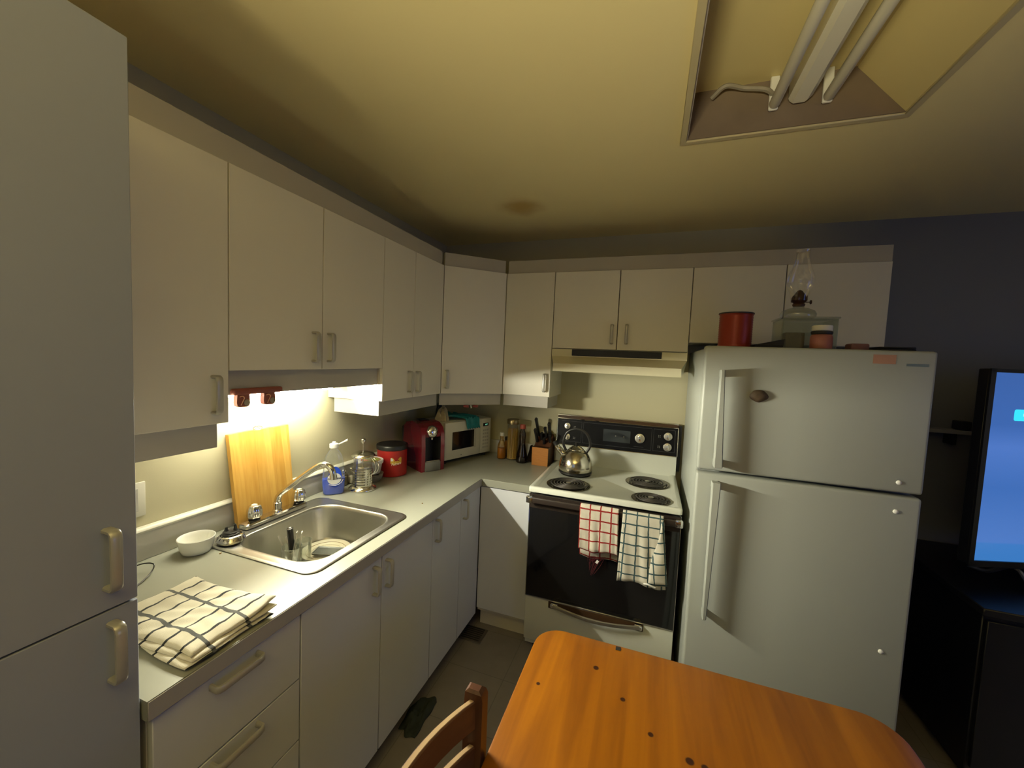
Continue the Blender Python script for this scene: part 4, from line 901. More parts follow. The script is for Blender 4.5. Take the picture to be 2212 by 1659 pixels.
# boards: bottom edge on the counter, top edge on the wall
def bd(y0, y1, y0t, y1t, xo=0):
    g = G(); return g.add([(.050+xo, y0, bz), (.068+xo, y0, bz+.003), (.068+xo, y1, bz+.003), (.050+xo, y1, bz), (.0035+xo*.2, y0t, tz_), (.0215+xo*.2, y0t, tz_+.001), (.0215+xo*.2, y1t, tz_+.004), (.0035+xo*.2, y1t, tz_+.003)],
        [(0, 1, 2, 3), (7, 6, 5, 4), (0, 4, 5, 1), (1, 5, 6, 2), (2, 6, 7, 3), (3, 7, 4, 0)])
M_BSTRIP = mt
ys = [-1.650, -1.5505, -1.470, -1.397]; yt = [-1.655, -1.552, -1.468, -1.392]
for k in range(3): 
    obj('plank', bd(ys[k]+.0003, ys[k+1]-.0003, yt[k]+.0003, yt[k+1]-.0003), M_BSTRIP, t, smooth=False)
g = G(); g.tube([(.013+.010*math.cos(a)*.2, -1.530+.018*math.cos(a), tz_+.009+.008*math.sin(a)) for a in [2*PI*i/20 for i in range(20)]], .0013, 6, closed=True); obj('hanging_ring', g, M_CHROME, t)
g = G(); g.tube([(.013, -1.545, tz_+.005), (.013, -1.530, tz_+.014), (.013, -1.515, tz_+.004)], .001, 5); obj('twist_wire', g, M_CHROME, t)

BX, BY = .106, -1.822
t = thing('bowl', 'white round bowl on the counter left of the sink', 'bowl', (BX, BY, ZK))
BZ0 = ZK+.0008; t.scale = (.88, .88, .90)
g = G(); g.lathe([(.040, 0), (.046, .003), (.0525, .020), (.0570, .043), (.0595, .056), (.0585, .0585), (.0565, .057), (.0535, .043), (.049, .020), (.040, .008), (.001, .006)], (BX, BY, BZ0), n=48); obj('bowl_body', g, M_WHITE, t, ang=1.3)
g = G(); g.tube([(BX+.0588*math.cos(a), BY+.0588*math.sin(a), ZK+.0570) for a in [2*PI*i/48 for i in range(48)]], .0017, 6, closed=True); obj('rim', g, M_WHITE, t)
SXc, SYc, SZc = .148, -1.735, ZK+.0066
t = thing('sink_strainer', 'steel sink strainer basket with black stopper on the sink rim', 'sink strainer', (SXc, SYc, SZc))
g = G(); g.lathe([(.036, 0), (.043, .004), (.0445, .010), (.043, .012), (.040, .020), (.034, .026), (.020, .028)], (SXc, SYc, SZc), n=40); dk = obj('basket', g, M_CHROME, t)
for k in range(16):
    a = 2*PI*k/16; g = G(); g.bar((SXc+.029*math.cos(a), SYc+.029*math.sin(a), SZc+.0285), (SXc+.041*math.cos(a), SYc+.041*math.sin(a), SZc+.0185), .003, .002); obj('slot', g, M_BLACK, dk)
g = G(); g.lathe([(.027, .027), (.028, .031), (.024, .035), (.025, .037), (.022, .040), (.018, .039), (.001, .038)], (SXc, SYc, SZc), n=30); st = obj('stopper', g, M_BLACK, t)
for dx, dy, h in ((-.012, -.008, .014), (.008, .010, .020)):
    g = G(); g.add([(SXc+dx-.006, SYc+dy-.004, SZc+.038), (SXc+dx+.006, SYc+dy-.004, SZc+.038), (SXc+dx+.006, SYc+dy+.004, SZc+.038), (SXc+dx-.006, SYc+dy+.004, SZc+.038), (SXc+dx-.002, SYc+dy-.003, SZc+.038+h), (SXc+dx+.002, SYc+dy-.003, SZc+.038+h), (SXc+dx+.002, SYc+dy+.003, SZc+.038+h), (SXc+dx-.002, SYc+dy+.003, SZc+.038+h)],
          [(3, 2, 1, 0), (4, 5, 6, 7), (0, 1, 5, 4), (1, 2, 6, 5), (2, 3, 7, 6), (3, 0, 4, 7)]); obj('prong', g, M_BLACK, st)
g = G(); g.tube([(SXc+.008, SYc+.010, SZc+.058), (SXc+.012, SYc+.004, SZc+.064)], .003, 8); obj('prong', g, M_BLACK, st)
# folded towel on the counter
M_TW3 = stripes_mat('cream_cloth_black_check', (.66, .62, .50), (.018, .020, .022), 0, [(0, .0555, .030, .0034), (1, .088, .030, .0042)], (.085, .088, .085))
t = thing('folded_towel', 'cream tea towel with black check lying folded beside the pantry', 'towel', (.46, -2.06, ZK))
def cloth_layer(name, x0, x1, y0, y1, z, h, seed, lift=0, cut=0):
    nx, ny = 36, 26; rr = random.Random(seed); ph = [rr.uniform(0, 6.28) for _ in range(6)]; g = G(); V = []; UV = []
    for i in range(nx+1):
        for j in range(ny+1):
            u, v = i/nx, j/ny; y = y0+(y1-y0)*v+.006*math.sin(6*u+ph[0])-.03*(u)*(1-v)*cut; x = x0+(x1-x0)*u+.004*math.sin(8*v+ph[1])
            e = min(1, min(u, 1-u, v*1.2, (1-v)*1.2)*9)
            zz = z+h*(e**.5)+.0022*math.sin(17*u+ph[2])*math.sin(11*v+ph[3])*e+.0012*math.sin(40*u+ph[4]+8*v)*e+.0015*math.sin(31*v+5*math.sin(6*u))*e
            if lift: zz += lift*max(0, u-.72)*max(0, v-.45)*5
            V.append((x, y, zz)); UV.append((x-.30, y+2.3))
    g.add(V, [(i*(ny+1)+j, (i+1)*(ny+1)+j, (i+1)*(ny+1)+j+1, i*(ny+1)+j+1) for i in range(nx) for j in range(ny)])
    lay = g.bm.loops.layers.uv.new('UVMap'); g.bm.verts.index_update()
    for f in g.bm.faces:
        for l in f.loops: l[lay].uv = UV[l.vert.index]
    o = obj(name, g, M_TW3, t); sm = o.modifiers.new('thick', 'SOLIDIFY'); sm.thickness = .0025; sm.offset = -1; return o
cloth_layer('lower_layer', .300, .628, -2.166, -1.962, ZK+.0095, .003, 2)
cloth_layer('middle_layer', .300, .622, -2.160, -1.955, ZK+.0145, .004, 4, lift=.012)
cloth_layer('upper_layer', .296, .612, -2.154, -1.942, ZK+.0200, .009, 9, lift=.022)
g = G(); pth = smooth_path([(.05, -2.10, ZK+.004), (.06, -2.02, ZK+.006), (.085, -1.968, ZK+.022), (.125, -1.955, ZK+.026), (.140, -1.968, ZK+.012), (.165, -2.01, ZK+.004), (.20, -2.09, ZK+.004), (.21, -2.20, ZK+.004)], 8)
g.tube(pth, .0019, 8); tag(obj('cable', g, M_BLACK), 'black cable loop on the counter by the pantry', 'cable')
# wall plate
t = thing('wall_plate', 'white blank switch plate on the wall left of the cutting board', 'wall plate', (.001, -1.96, 1.11))
g = G(); g.box(.0005, .007, -2.03, -1.909, 1.056, 1.168, .003, 2); obj('plate', g, mat('ivory_plate', (.62, .60, .50), .4), t)
g = G(); g.box(.007, .0085, -2.01, -1.93, 1.075, 1.149, .0007, 1); obj('insert', g, mat('grey_insert', (.50, .49, .44), .5), t)
for y, z in ((-1.97, 1.064), (-1.97, 1.160)):
    g = G(Matrix.Translation((.007, y, z)) @ Matrix.Rotation(PI/2, 4, 'Y')); g.lathe([(.003, 0), (.0025, .001)], n=10); obj('screw', g, M_STEEL, t)
# crumbs
for x, y, r, lb in ((.544, -1.118, .0042, 'small brown crumb on the counter right of the sink'), (.190, -1.800, .0038, 'small brown crumb beside the white bowl')):
    g = G(); g.lathe([(r*.7, 0), (r, .0012), (r*.8, .0026), (.0003, .003)], (x, y, ZK+.0004), n=10, sx=.6, sy=1.2); tag(obj('crumb', g, mat('brown_crumb', (.22, .12, .03), .8, var=.3, scale=300)), lb, 'crumb')

# ---------------- in the sink
BZK = .7525
def tumbler(name, label, x, y, r, h):
    t = thing(name, label, 'glass', (x, y, BZK))
    g = G(); g.lathe([(r*.85, 0), (r*.86, .002), (r, h), (r-.0022, h), (r*.82, .010), (.001, .008)], (x, y, BZK), n=30); obj('glass_wall', g, M_TUMB, t)
    g = G(); g.tube([(x+(r-.001)*math.cos(a), y+(r-.001)*math.sin(a), BZK+h) for a in [2*PI*i/30 for i in range(30)]], .0012, 6, closed=True); obj('rim', g, M_TUMB, t)
    return t
TX, TY = .258, -1.580
tumbler('tumbler', 'clear drinking glass holding cutlery in the sink', TX, TY, .037, .102)
tumbler('tumbler', 'empty clear glass behind the cutlery glass in the sink', .238, -1.507, .031, .092)
def cutlery(name, label, top, foot, kind):
    top, foot = Vector(top), Vector(foot); d = (top-foot).normalized(); L = (top-foot).length
    t = thing(name, label, 'cutlery', foot)
    side = d.cross(Vector((.8, .6, 0))).normalized(); nrm = side.cross(d)
    def strip(stations, th):
        g = G(); g.rings([[foot+d*(L*s)+side*a*w_+nrm*b_*th for a, b_ in ((-1, -.4), (-.5, -1), (.5, -1), (1, -.4), (1, .4), (.5, 1), (-.5, 1), (-1, .4))] for s, w_ in stations]); return g
    if kind == 'knife':
        obj('blade', strip([(0, .003), (.03, .008), (.30, .0085), (.42, .006)], .0007), M_CUT, t)
        h = obj('handle', strip([(.42, .010), (.45, .013), (.60, .011), (.80, .0125), (.93, .0165), (.985, .015), (1, .009)], .0095), M_BLACK, t)
        obj('end_rivet', strip([(.985, .004), (1.005, .004), (1.012, .002)], .004), M_CUT, h)
    else:
        obj('handle', strip([(.12, .0035), (.40, .0025), (.6, .0035), (.80, .0075), (.94, .0105), (.985, .0095), (1, .004)], .0022), M_CUT, t)
        if kind == 'spoon': obj('spoon_bowl', strip([(-.02, .004), (.0, .011), (.08, .015), (.18, .012), (.26, .004), (.3, .003)], .002), M_CUT, t)
        else:
            obj('fork_neck', strip([(.10, .003), (.16, .011), (.22, .012), (.30, .004)], .0012), M_CUT, t)
            for q in (-.0095, -.0032, .0032, .0095):
                g = G(); g.tube([foot+d*(L*-.02)+side*q, foot+d*(L*.18)+side*q], .0014, 5); obj('tine', g, M_CUT, t)
cutlery('knife', 'black handled steak knife standing in the cutlery glass', (.248, -1.58, .927), (.268, -1.578, .768), 'knife')
cutlery('fork', 'thin fork handle leaning furthest left in the cutlery glass', (.196, -1.585, .887), (.262, -1.588, .772), 'fork')
cutlery('spoon', 'spoon handle between the left fork and the black knife', (.228, -1.580, .888), (.262, -1.566, .772), 'spoon')
cutlery('spoon', 'wide spoon handle right of the black knife in the glass', (.288, -1.582, .922), (.262, -1.592, .772), 'spoon')
cutlery('fork', 'fork handle leaning furthest right in the cutlery glass', (.305, -1.576, .921), (.270, -1.566, .772), 'fork')
cutlery('spoon', 'short spoon handle just right of the black knife handle', (.268, -1.570, .884), (.256, -1.592, .772), 'spoon')
PX, PY = .270, -1.420
M_PLATE = mat('cream_stoneware', (.70, .66, .49), .25, var=.02, coat=.3)
t = thing('dinner_plate', 'cream plate with thin brown ring lying in the sink', 'plate', (PX, PY, BZK))
PM = Matrix.Translation((PX, PY, BZK+.0045)) @ Matrix.Rotation(.0, 4, 'X')
g = G(PM); g.lathe([(.06, 0), (.075, .002), (.082, .009), (.105, .014), (.1085, .016), (.105, .0165), (.080, .0115), (.072, .006), (.001, .005)], n=48, sx=.90, sy=.90); pl = obj('plate_body', g, M_PLATE, t, ang=1.3)
g = G(PM); g.tube([(.0765*math.cos(a), .0765*math.sin(a), .0128) for a in [2*PI*i/48 for i in range(48)]], .0009, 5, closed=True); obj('brown_ring', g, mat('brown_glaze_line', (.20, .13, .05), .4), t)
g = G(PM); g.tube([(.063*math.cos(a), .063*math.sin(a), .0068) for a in [2*PI*i/48 for i in range(48)]], .0012, 5, closed=True); obj('inner_ridge', g, M_PLATE, t)
t = thing('metal_tray', 'flat dark grey metal tray lying on the cream plate in the sink', 'tray', (.315, -1.395, BZK+.02))
DM = Matrix.Translation((.300, -1.432, BZK+.0222)) @ Matrix.Rotation(math.radians(19), 4, 'Z') @ Matrix.Scale(.82, 4)
M_TRAY = mat('dull_grey_metal', (.10, .11, .10), .45, metal=.3, var=.2, scale=20)
g = G(DM); g.rings([rrect(-.075, .075, -.040, .040, .006, 0, 2), rrect(-.075, .075, -.040, .040, .006, .006, 2), rrect(-.072, .072, -.037, .037, .005, .006, 2), rrect(-.068, .068, -.033, .033, .005, .003, 2)]); obj('tray_body', g, M_TRAY, t, ang=.5)
g = G(DM); g.tube(rrect(-.075, .075, -.040, .040, .006, .0062, 2), .0014, 5, closed=True); obj('rolled_edge', g, M_STEEL, t)
t = thing('saucer', 'small clear glass saucer behind the front edge of the sink', 'saucer', (.375, -1.56, BZK))
g = G(); g.lathe([(.030, 0), (.034, .002), (.050, .026), (.052, .030), (.050, .030), (.033, .006), (.001, .004)], (.375, -1.555, BZK), n=36); obj('dish', g, M_GLASS, t)
g = G(); g.tube([(.375+.051*math.cos(a), -1.555+.051*math.sin(a), BZK+.030) for a in [2*PI*i/36 for i in range(36)]], .0015, 6, closed=True); obj('rim', g, M_WHITE, t)

# ---------------- detergent bottle
def facing(x, y):    # yaw that turns local -y to the front right, where one works at the sink
    return 0
DXc, DYc = .088, -1.192
RZ = math.radians(45)
t = thing('dish_soap_bottle', 'clear dish soap bottle a third full of blue soap, flip cap open', 'bottle', (DXc, DYc, ZK), RZ); t.scale = (1.38, 1.15, 1.05)
def oval(hw, hd, z, n=32, p=2.6):
    out = []
    for i in range(n):
        a = 2*PI*i/n; c, s = math.cos(a), math.sin(a)
        out.append((hw*math.copysign(abs(c)**(2/p), c), hd*math.copysign(abs(s)**(2/p), s), z))
    return out
PB = [(.030, .017, .0), (.034, .020, .004), (.0365, .0215, .03), (.0385, .022, .065), (.037, .022, .085), (.034, .021, .12), (.033, .020, .15), (.029, .018, .175), (.021, .015, .195), (.013, .012, .210), (.011, .011, .216)]
g = G(); g.rings([oval(a, b_, z+.001) for a, b_, z in PB], cap1=True); obj('bottle_wall', g, glass('clear_soap_plastic', (.95, .97, .95), .05, .10, .06), t, local=True)
M_BLUE = mat('blue_soap', (.010, .075, .80), .12, var=.1, scale=30, coat=.5)
g = G(); g.rings([oval(a*.965, b_*.95, z+.002) for a, b_, z in PB[:4]]+[oval(.0365, .0208, .0745)]); obj('soap', g, M_BLUE, t, local=True)
# round label with blue shield
g = G(); g.rings([[(.004+.0215*math.cos(a)*k, -.0232-.0006*e, .080+.056*math.sin(a)*k*.86+.006) for a in [2*PI*i/32 for i in range(32)]] for k, e in ((1, 0), (1, 1))]); lb = obj('blue_label', g, mat('deep_blue_label', (.012, .05, .42), .35), t, local=True)
g = G(); g.rings([[(.002+.0225*math.cos(a), -.0240-.0006*e, .078+.0270*math.sin(a)) for a in [2*PI*i/32 for i in range(32)]] for e in (0, 1)]); wl = obj('round_label', g, mat('white_label', (.72, .73, .72), .45), t, local=True)
M_INK = mat('navy_ink', (.012, .02, .09), .5)
RX = Matrix.Rotation(PI/2, 4, 'X')
WT = WM[t.name]
text('lettering', 'LA', .0085, M_INK, WT @ Matrix.Translation((-.009, -.0250, .0875)) @ RX, wl, bold=.0002)
text('lettering', 'PARISIENNE', .0082, M_INK, WT @ Matrix.Translation((.002, -.0250, .0795)) @ RX, wl, bold=.0002)
g = G(); g.box(-.010, .014, -.0252, -.0248, .0735, .0740); obj('rule_line', g, M_INK, wl, local=True)
g = G(); g.rings([[(.004+.006*math.cos(a)*k, -.0252-.0004*k, .0935+.0028*math.sin(a)*k) for a in [2*PI*i/14 for i in range(14)]] for k in (1, .6)]); obj('gold_emblem', g, mat('pale_gold_ink', (.45, .40, .28), .5), wl, local=True)
g = G(); g.tube(smooth_path([(-.016, -.0235, .052), (.006, -.0240, .047), (.022, -.0235, .056), (.030, -.0225, .072)], 5), .0022, 6, flat=.4); obj('white_swoosh', g, M_PLASTW, lb, local=True)
g = G(); g.lathe([(.0125, .2165), (.0150, .218), (.0155, .222), (.0152, .236), (.011, .239), (.0065, .240), (.0055, .246), (.001, .247)], n=24); cp = obj('cap', g, M_PLASTW, t, local=True)
g = G(); g.add([(.014, -.006, .2345), (.014, .006, .2345), (.024, .007, .2405), (.024, -.007, .2405), (.043, .009, .2545), (.043, -.009, .2545), (.014, -.006, .2315), (.014, .006, .2315), (.024, .007, .2375), (.024, -.007, .2375), (.044, .009, .2490), (.044, -.009, .2490)],
    [(0, 1, 2, 3), (3, 2, 4, 5), (9, 8, 7, 6), (11, 10, 8, 9), (0, 3, 9, 6), (3, 5, 11, 9), (1, 7, 8, 2), (2, 8, 10, 4), (4, 10, 11, 5), (0, 6, 7, 1)]); obj('flip_lid', g, M_PLASTW, cp, local=True, smooth=False)

# ---------------- french press
FXc, FYc = .163, -1.075
t = thing('french_press', 'french press coffee maker with slotted steel frame and domed lid', 'french press', (FXc, FYc, ZK)); t.scale = (1.34, 1.34, 1.09)
c0 = (FXc, FYc, ZK+.0005)
g = G(); g.lathe([(.050, 0), (.0515, .004), (.050, .009), (.041, .019), (.036, .021), (.001, .021)], c0, n=40); obj('base', g, M_CHROME, t)
g = G(); g.lathe([(.034, .022), (.0345, .030), (.0345, .150), (.0365, .156), (.0355, .156), (.0330, .150), (.0330, .030), (.001, .0235)], c0, n=40, cap0=True); obj('glass_beaker', g, M_GLASS, t)
M_FRM = mat('bright_steel_frame', (.70, .67, .58), .2, metal=1, var=.03)
def arc_band(r, z0, z1, a0, a1, th=.0009, n=18):
    g = G(); rr = []
    for i in range(n+1):
        a = a0+(a1-a0)*i/n; c, s = math.cos(a), math.sin(a)
        rr.append([(FXc+r*c, FYc+r*s, c0[2]+z0), (FXc+(r+th)*c, FYc+(r+th)*s, c0[2]+z0), (FXc+(r+th)*c, FYc+(r+th)*s, c0[2]+z1), (FXc+r*c, FYc+r*s, c0[2]+z1)])
    g.rings(rr); return g
for k in range(7):
    z = .022+k*.0118; obj('frame_band', arc_band(.0352, z, z+.0062, -2.45, .45), M_FRM, t)
for a0, a1 in ((-.62, -.40), (-.30, -.10), (-2.45, -2.25), (.30, .45), (1.8, 2.1)):
    obj('frame_upright', arc_band(.0356, .020, .100, a0, a1, n=4), M_FRM, t)
g = G(); g.lathe([(.0375, .157), (.0455, .1575), (.0450, .161), (.036, .172), (.018, .180), (.006, .182), (.001, .182)], c0, n=36); obj('lid', g, M_CHROME, t)
g = G(); g.cyl((FXc, FYc, c0[2]+.110), (FXc, FYc, c0[2]+.220), .0021, .0021, 10); rd = obj('plunger_rod', g, M_CHROME, t)
g = G(); g.lathe([(.001, .216), (.005, .217), (.0085, .222), (.0098, .229), (.0085, .236), (.005, .240), (.001, .241)], c0, n=20); obj('plunger_knob', g, M_CHROME, rd)
g = G(); g.lathe([(.0322, .106), (.0325, .109), (.031, .112), (.001, .113)], c0, n=30); obj('filter_disc', g, M_FRM, rd)
for o_ in (-.005, .005):
    ax = Vector((math.cos(-.05), math.sin(-.05), 0)); sd = Vector((-ax.y, ax.x, 0))
    g = G(); g.tube(smooth_path([Vector(c0)+ax*a+sd*(o_*(1+(.5 if 2 < i < 6 else 0)))+Vector((0, 0, z)) for i, (a, z) in enumerate(((.036, .022), (.037, .070), (.046, .078), (.062, .092), (.069, .115), (.064, .136), (.050, .150), (.040, .155)))], 4), .0017, 8); obj('handle_wire', g, M_CHROME, t)

# ---------------- shakers
M_SALT = mat('salt_fill', (.74, .70, .62), .8, var=.05)
M_SHG = glass('shaker_glass', (.93, .91, .85), .05)
for x, y, nm, fill, lbl in ((.042, -1.075, 'pepper_shaker', mat('tan_spice_fill', (.42, .36, .22), .8, var=.2, scale=200), 'square glass shaker of tan spice beside the soap bottle'), (.050, -1.026, 'salt_shaker', M_SALT, 'square glass salt shaker with metal top behind the french press')):
    t = thing(nm, lbl, 'shaker', (x, y, ZK))
    g = G(); g.rings([rrect(x-.017, x+.017, y-.017, y+.017, .004, ZK+.0005, 2), rrect(x-.017, x+.017, y-.017, y+.017, .004, ZK+.055, 2), rrect(x-.012, x+.012, y-.012, y+.012, .006, ZK+.066, 2)]); obj('glass_body', g, M_SHG, t)
    g = G(); g.box(x-.0145, x+.0145, y-.0145, y+.0145, ZK+.004, ZK+(.040 if nm == 'salt_shaker' else .048), .002, 1); obj('filling', g, fill, t)
    g = G(); g.lathe([(.0125, .066), (.014, .068), (.014, .078), (.011, .084), (.001, .0875)], (x, y, ZK), n=20); obj('metal_cap', g, M_CHROME, t)

# ---------------- glass bowl, tub on it, coffee can
GX, GY = .125, -.952
t = thing('glass_dish', 'clear glass dish under the white tub beside the coffee can', 'dish', (GX, GY, ZK))
g = G(); g.lathe([(.034, 0), (.040, .003), (.052, .020), (.057, .040), (.058, .046), (.056, .046), (.050, .022), (.038, .008), (.001, .006)], (GX, GY, ZK+.0004), n=36); obj('dish_wall', g, glass('frosty_glass', (.85, .83, .76), .06, .12, .15), t)
g = G(); g.lathe([(.030, .009), (.040, .022), (.034, .036), (.010, .044)], (GX, GY, ZK), n=20); obj('dish_contents', g, mat('brown_grounds', (.10, .06, .035), .9, var=.4, scale=80), t)
UX, UY, UZ = .116, -.957, ZK+.0475
t = thing('plastic_tub', 'white plastic food tub with green and red ringed lid', 'tub', (UX, UY, UZ)); t.scale = (1.08, 1.08, 1.1)
g = G(); g.lathe([(.044, 0), (.047, .003), (.056, .052), (.057, .054)], (UX, UY, UZ), n=40); obj('tub_body', g, mat('white_tub_printed', (.66, .62, .55), .35, var=.06, scale=40), t)
g = G(); g.lathe([(.0565, .050), (.0605, .051), (.0615, .064), (.060, .0665), (.056, .0668), (.0545, .0650), (.001, .0648)], (UX, UY, UZ), n=44); ld = obj('lid', g, M_PLASTW, t, ang=.5)
g = G(); g.lathe([(.047, .0650), (.047, .0656), (.0435, .0656), (.0435, .0650)], (UX, UY, UZ), n=44, cap0=False, cap1=False); obj('red_ring', g, mat('red_ring_print', (.36, .03, .025), .4), ld)
g = G(); g.lathe([(.0425, .0650), (.0425, .0654), (.001, .0654)], (UX, UY, UZ), n=44); obj('green_disc', g, mat('yellow_green_print', (.36, .42, .085), .45, var=.2, scale=60), ld)
g = G(); g.rings([[(UX-.012+.022*math.cos(a)*(1+.2*math.sin(3*a)), UY-.024+.013*math.sin(a), UZ+z) for a in [2*PI*i/18 for i in range(18)]] for z in (.0655, .0660)]); obj('pink_print', g, mat('salmon_print', (.55, .18, .12), .5, var=.3, scale=120), ld)
CX, CY = .132, -.790
t = thing('coffee_can', 'big red plastic coffee can with black lid and a yellow printed banner', 'coffee can', (CX, CY, ZK)); t.scale = (1.13, 1.13, 1.14)
g = G(); g.lathe([(.068, 0), (.073, .003), (.074, .010), (.074, .128), (.0745, .131), (.071, .134)], (CX, CY, ZK+.0005), n=48); bd_ = obj('can_body', g, mat('red_can_plastic', (.36, .018, .016), .32, var=.06), t)
g = G(); g.lathe([(.0745, .132), (.079, .134), (.0795, .150), (.077, .155), (.068, .157), (.066, .1545), (.001, .154)], (CX, CY, ZK+.0005), n=48); obj('lid', g, M_BLACK, t)
def can_curve(an0, r):
    def f(v):      # local x -> angle, y -> height
        a = an0+v.x/r; return Vector((CX+(r+v.z)*math.cos(a), CY+(r+v.z)*math.sin(a), ZK+v.y))
    return f
A0 = math.atan2(-.62, .78)
def wrapped(name, poly, mt, par, r, th=.0004, an=A0):
    f = can_curve(an, r); g = G(); n = len(poly)
    V = [f(Vector((x, y, 0))) for x, y in poly]+[f(Vector((x, y, th))) for x, y in poly]
    g.add(V, [tuple(range(n-1, -1, -1)), tuple(range(n, 2*n))]+[(i, (i+1) % n, n+(i+1) % n, n+i) for i in range(n)]); return obj(name, g, mt, par, smooth=False)
M_YEL = mat('yellow_banner_print', (.62, .40, .045), .4, var=.1)
top = [(-.028+.056*i/16, .092+.006*math.cos(i/16*2*PI*1.0)+.005*math.sin(i*.6)) for i in range(17)]; bot = [(-.028+.056*i/16, .070-.010*(1-abs(2*i/16-1))*0-.004*math.sin(i/16*PI)+.002*math.sin(i)) for i in range(17)]
pol = []
for i in range(16):
    wrapped('banner_print', [bot[i], bot[i+1], top[i+1], top[i]], M_YEL, t, .0742, .0004) if False else None
f_ = can_curve(A0, .0743); g = G(); V = []
for i in range(17):
    for (x, y), e in ((bot[i], 0), (top[i], 0)): V.append(f_(Vector((x, y, 0))))
g.add(V, [(2*i, 2*i+2, 2*i+3, 2*i+1) for i in range(16)]); o = obj('banner_print', g, M_YEL, t, smooth=False)
g = G(); V = []
for i in range(13):
    for y in (.083, .096+.003*math.sin(i*.5)): V.append(can_curve(A0, .0745)(Vector((-.027+.012*i/12, y, 0))))
g.add(V, [(2*i, 2*i+2, 2*i+3, 2*i+1) for i in range(12)]); obj('cup_print', g, M_PLASTW, t, smooth=False)
g = G(); V = []
for i in range(13):
    for y in (.080+.004*math.sin(i/12*PI), .084+.006*math.sin(i/12*PI)): V.append(can_curve(A0, .0746)(Vector((-.010+.026*i/12, y, 0))))
g.add(V, [(2*i, 2*i+2, 2*i+3, 2*i+1) for i in range(12)]); obj('hill_print', g, mat('dark_red_print', (.25, .02, .01), .5), t, smooth=False)
text('lettering', 'Folgers', .017, mat('pale_lettering', (.80, .68, .50), .45), Matrix.Rotation(.10, 4, 'Z') @ Matrix.Translation((.007, .068, 0)), t, bold=.0005, shear=.25, depth=.0003, curve=can_curve(A0, .0748))

# ---------------- pod coffee maker
RZ = math.radians(59)          # local -y faces the front right
t = thing('coffee_maker', 'dark red capsule coffee maker with black brew recess', 'coffee maker', (.199, -.569, ZK+.0005), RZ)
M_CM = mat('deep_red_gloss', (.17, .008, .018), .18, var=.06, coat=.5)
W2 = .076
sidep = [(.100, 0), (.118, .03), (.125, .15), (.118, .245), (.085, .275), (.0, .291), (-.065, .285), (-.105, .268), (-.128, .235), (-.128, .215), (-.040, .215), (-.040, .075), (-.128, .068), (-.132, .055), (-.130, 0)]
def cheek(xa, xb, name, poly, mt, par):
    g = G(); n = len(poly); g.rings([[(xa, y, z) for y, z in poly], [(xb, y, z) for y, z in poly]]); return obj(name, g, mt, par, local=True, ang=.5)
# the side cheeks run down the full height, a recess between them
full = [(.100, 0), (.118, .03), (.125, .15), (.118, .245), (.085, .275), (.0, .291), (-.065, .284), (-.105, .262), (-.125, .225), (-.132, .15), (-.133, .05), (-.130, 0)]
cheek(-W2, -.052, 'side_shell', full, M_CM, t); cheek(.052, W2, 'side_shell', full, M_CM, t)
core = [(.100, .001), (.118, .03), (.125, .15), (.118, .245), (.085, .276), (.0, .292), (-.065, .285), (-.105, .263), (-.122, .225), (-.118, .205), (-.045, .200), (-.045, .001)]
cheek(-.0518, .0518, 'brew_housing', core, M_CM, t)
g = G(); g.box(-.0515, .0515, -.0465, -.0455, .062, .199); obj('recess_back', g, M_BLACK, t, local=True, smooth=False)
for s in (-1, 1):
    g = G(); g.box(s*.0505, s*.0518, -.128, -.046, .062, .205); obj('recess_side', g, M_BLACK, t, local=True, smooth=False)
M_GRY = mat('grey_drip_tray', (.16, .16, .14), .35, var=.1)
g = G(); g.box(-.0515, .0515, -.138, -.047, .0, .060, .008, 2); dt = obj('drip_tray', g, M_GRY, t, local=True)
g = G(); g.box(-.046, .046, -.130, -.052, .0602, .0635, .001, 1); obj('tray_grid', g, M_CHROME, dt, local=True)
g = G(Matrix.Translation((.0, -.112, .236)) @ Matrix.Rotation(math.radians(78), 4, 'X')); g.lathe([(.037, -.018), (.038, 0), (.036, .008), (.026, .018), (.010, .022), (.001, .0225)], n=36); hd_ = obj('brew_head', g, M_CHROME, t, local=True)
g = G(); g.cyl((0, -.112, .206), (0, -.112, .188), .008, .006, 16); obj('spout', g, M_CHROME, hd_, local=True)
g = G(); g.rings([rrect(-.072, .072, .126, .150, .010, .004, 3), rrect(-.074, .074, .126, .153, .010, .02, 3), rrect(-.074, .074, .126, .154, .010, .235, 3), rrect(-.070, .070, .126, .150, .010, .242, 3)]); obj('water_tank', g, glass('smoky_tank', (.22, .23, .22), .08, .1, .15), t, local=True)
g = G(); g.box(-.03, .03, -.02, .05, .2895, .2955, .003, 1); obj('lid_lever', g, M_BLACK, t, local=True)

# ---------------- microwave
RZM = math.atan2(.399, .149)          # local +x runs along the front
t = thing('microwave', 'small white microwave oven turned into the counter corner', 'microwave', (.307, -.497, ZK), RZM)
MW, MD, MH = .426, .225, .247; z0 = .026
M_MW = mat('white_microwave_paint', (.66, .64, .52), .35, var=.03)
g = G(); g.box(0, MW, .012, MD, z0, z0+MH, .004, 2); obj('casing', g, M_MW, t, local=True)
g = G(); g.box(.001, .322, -.006, .0115, z0+.002, z0+MH-.002, .005, 2); dr = obj('door', g, M_MW, t, local=True)
g = G(); g.box(.062, .258, -.0085, -.0062, z0+.062, z0+.180, .001, 1); obj('window', g, M_BLKGLASS, dr, local=True)
g = G(); g.box(.262, .276, -.0095, -.0062, z0+.055, z0+.195, .0015, 1); obj('door_grip', g, mat('grey_grip', (.50, .48, .40), .4), dr, local=True)
g = G(); g.box(.140, .148, -.0075, -.0062, z0+.018, z0+.026, .0005, 1); obj('door_mark', g, M_GRY, dr, local=True)
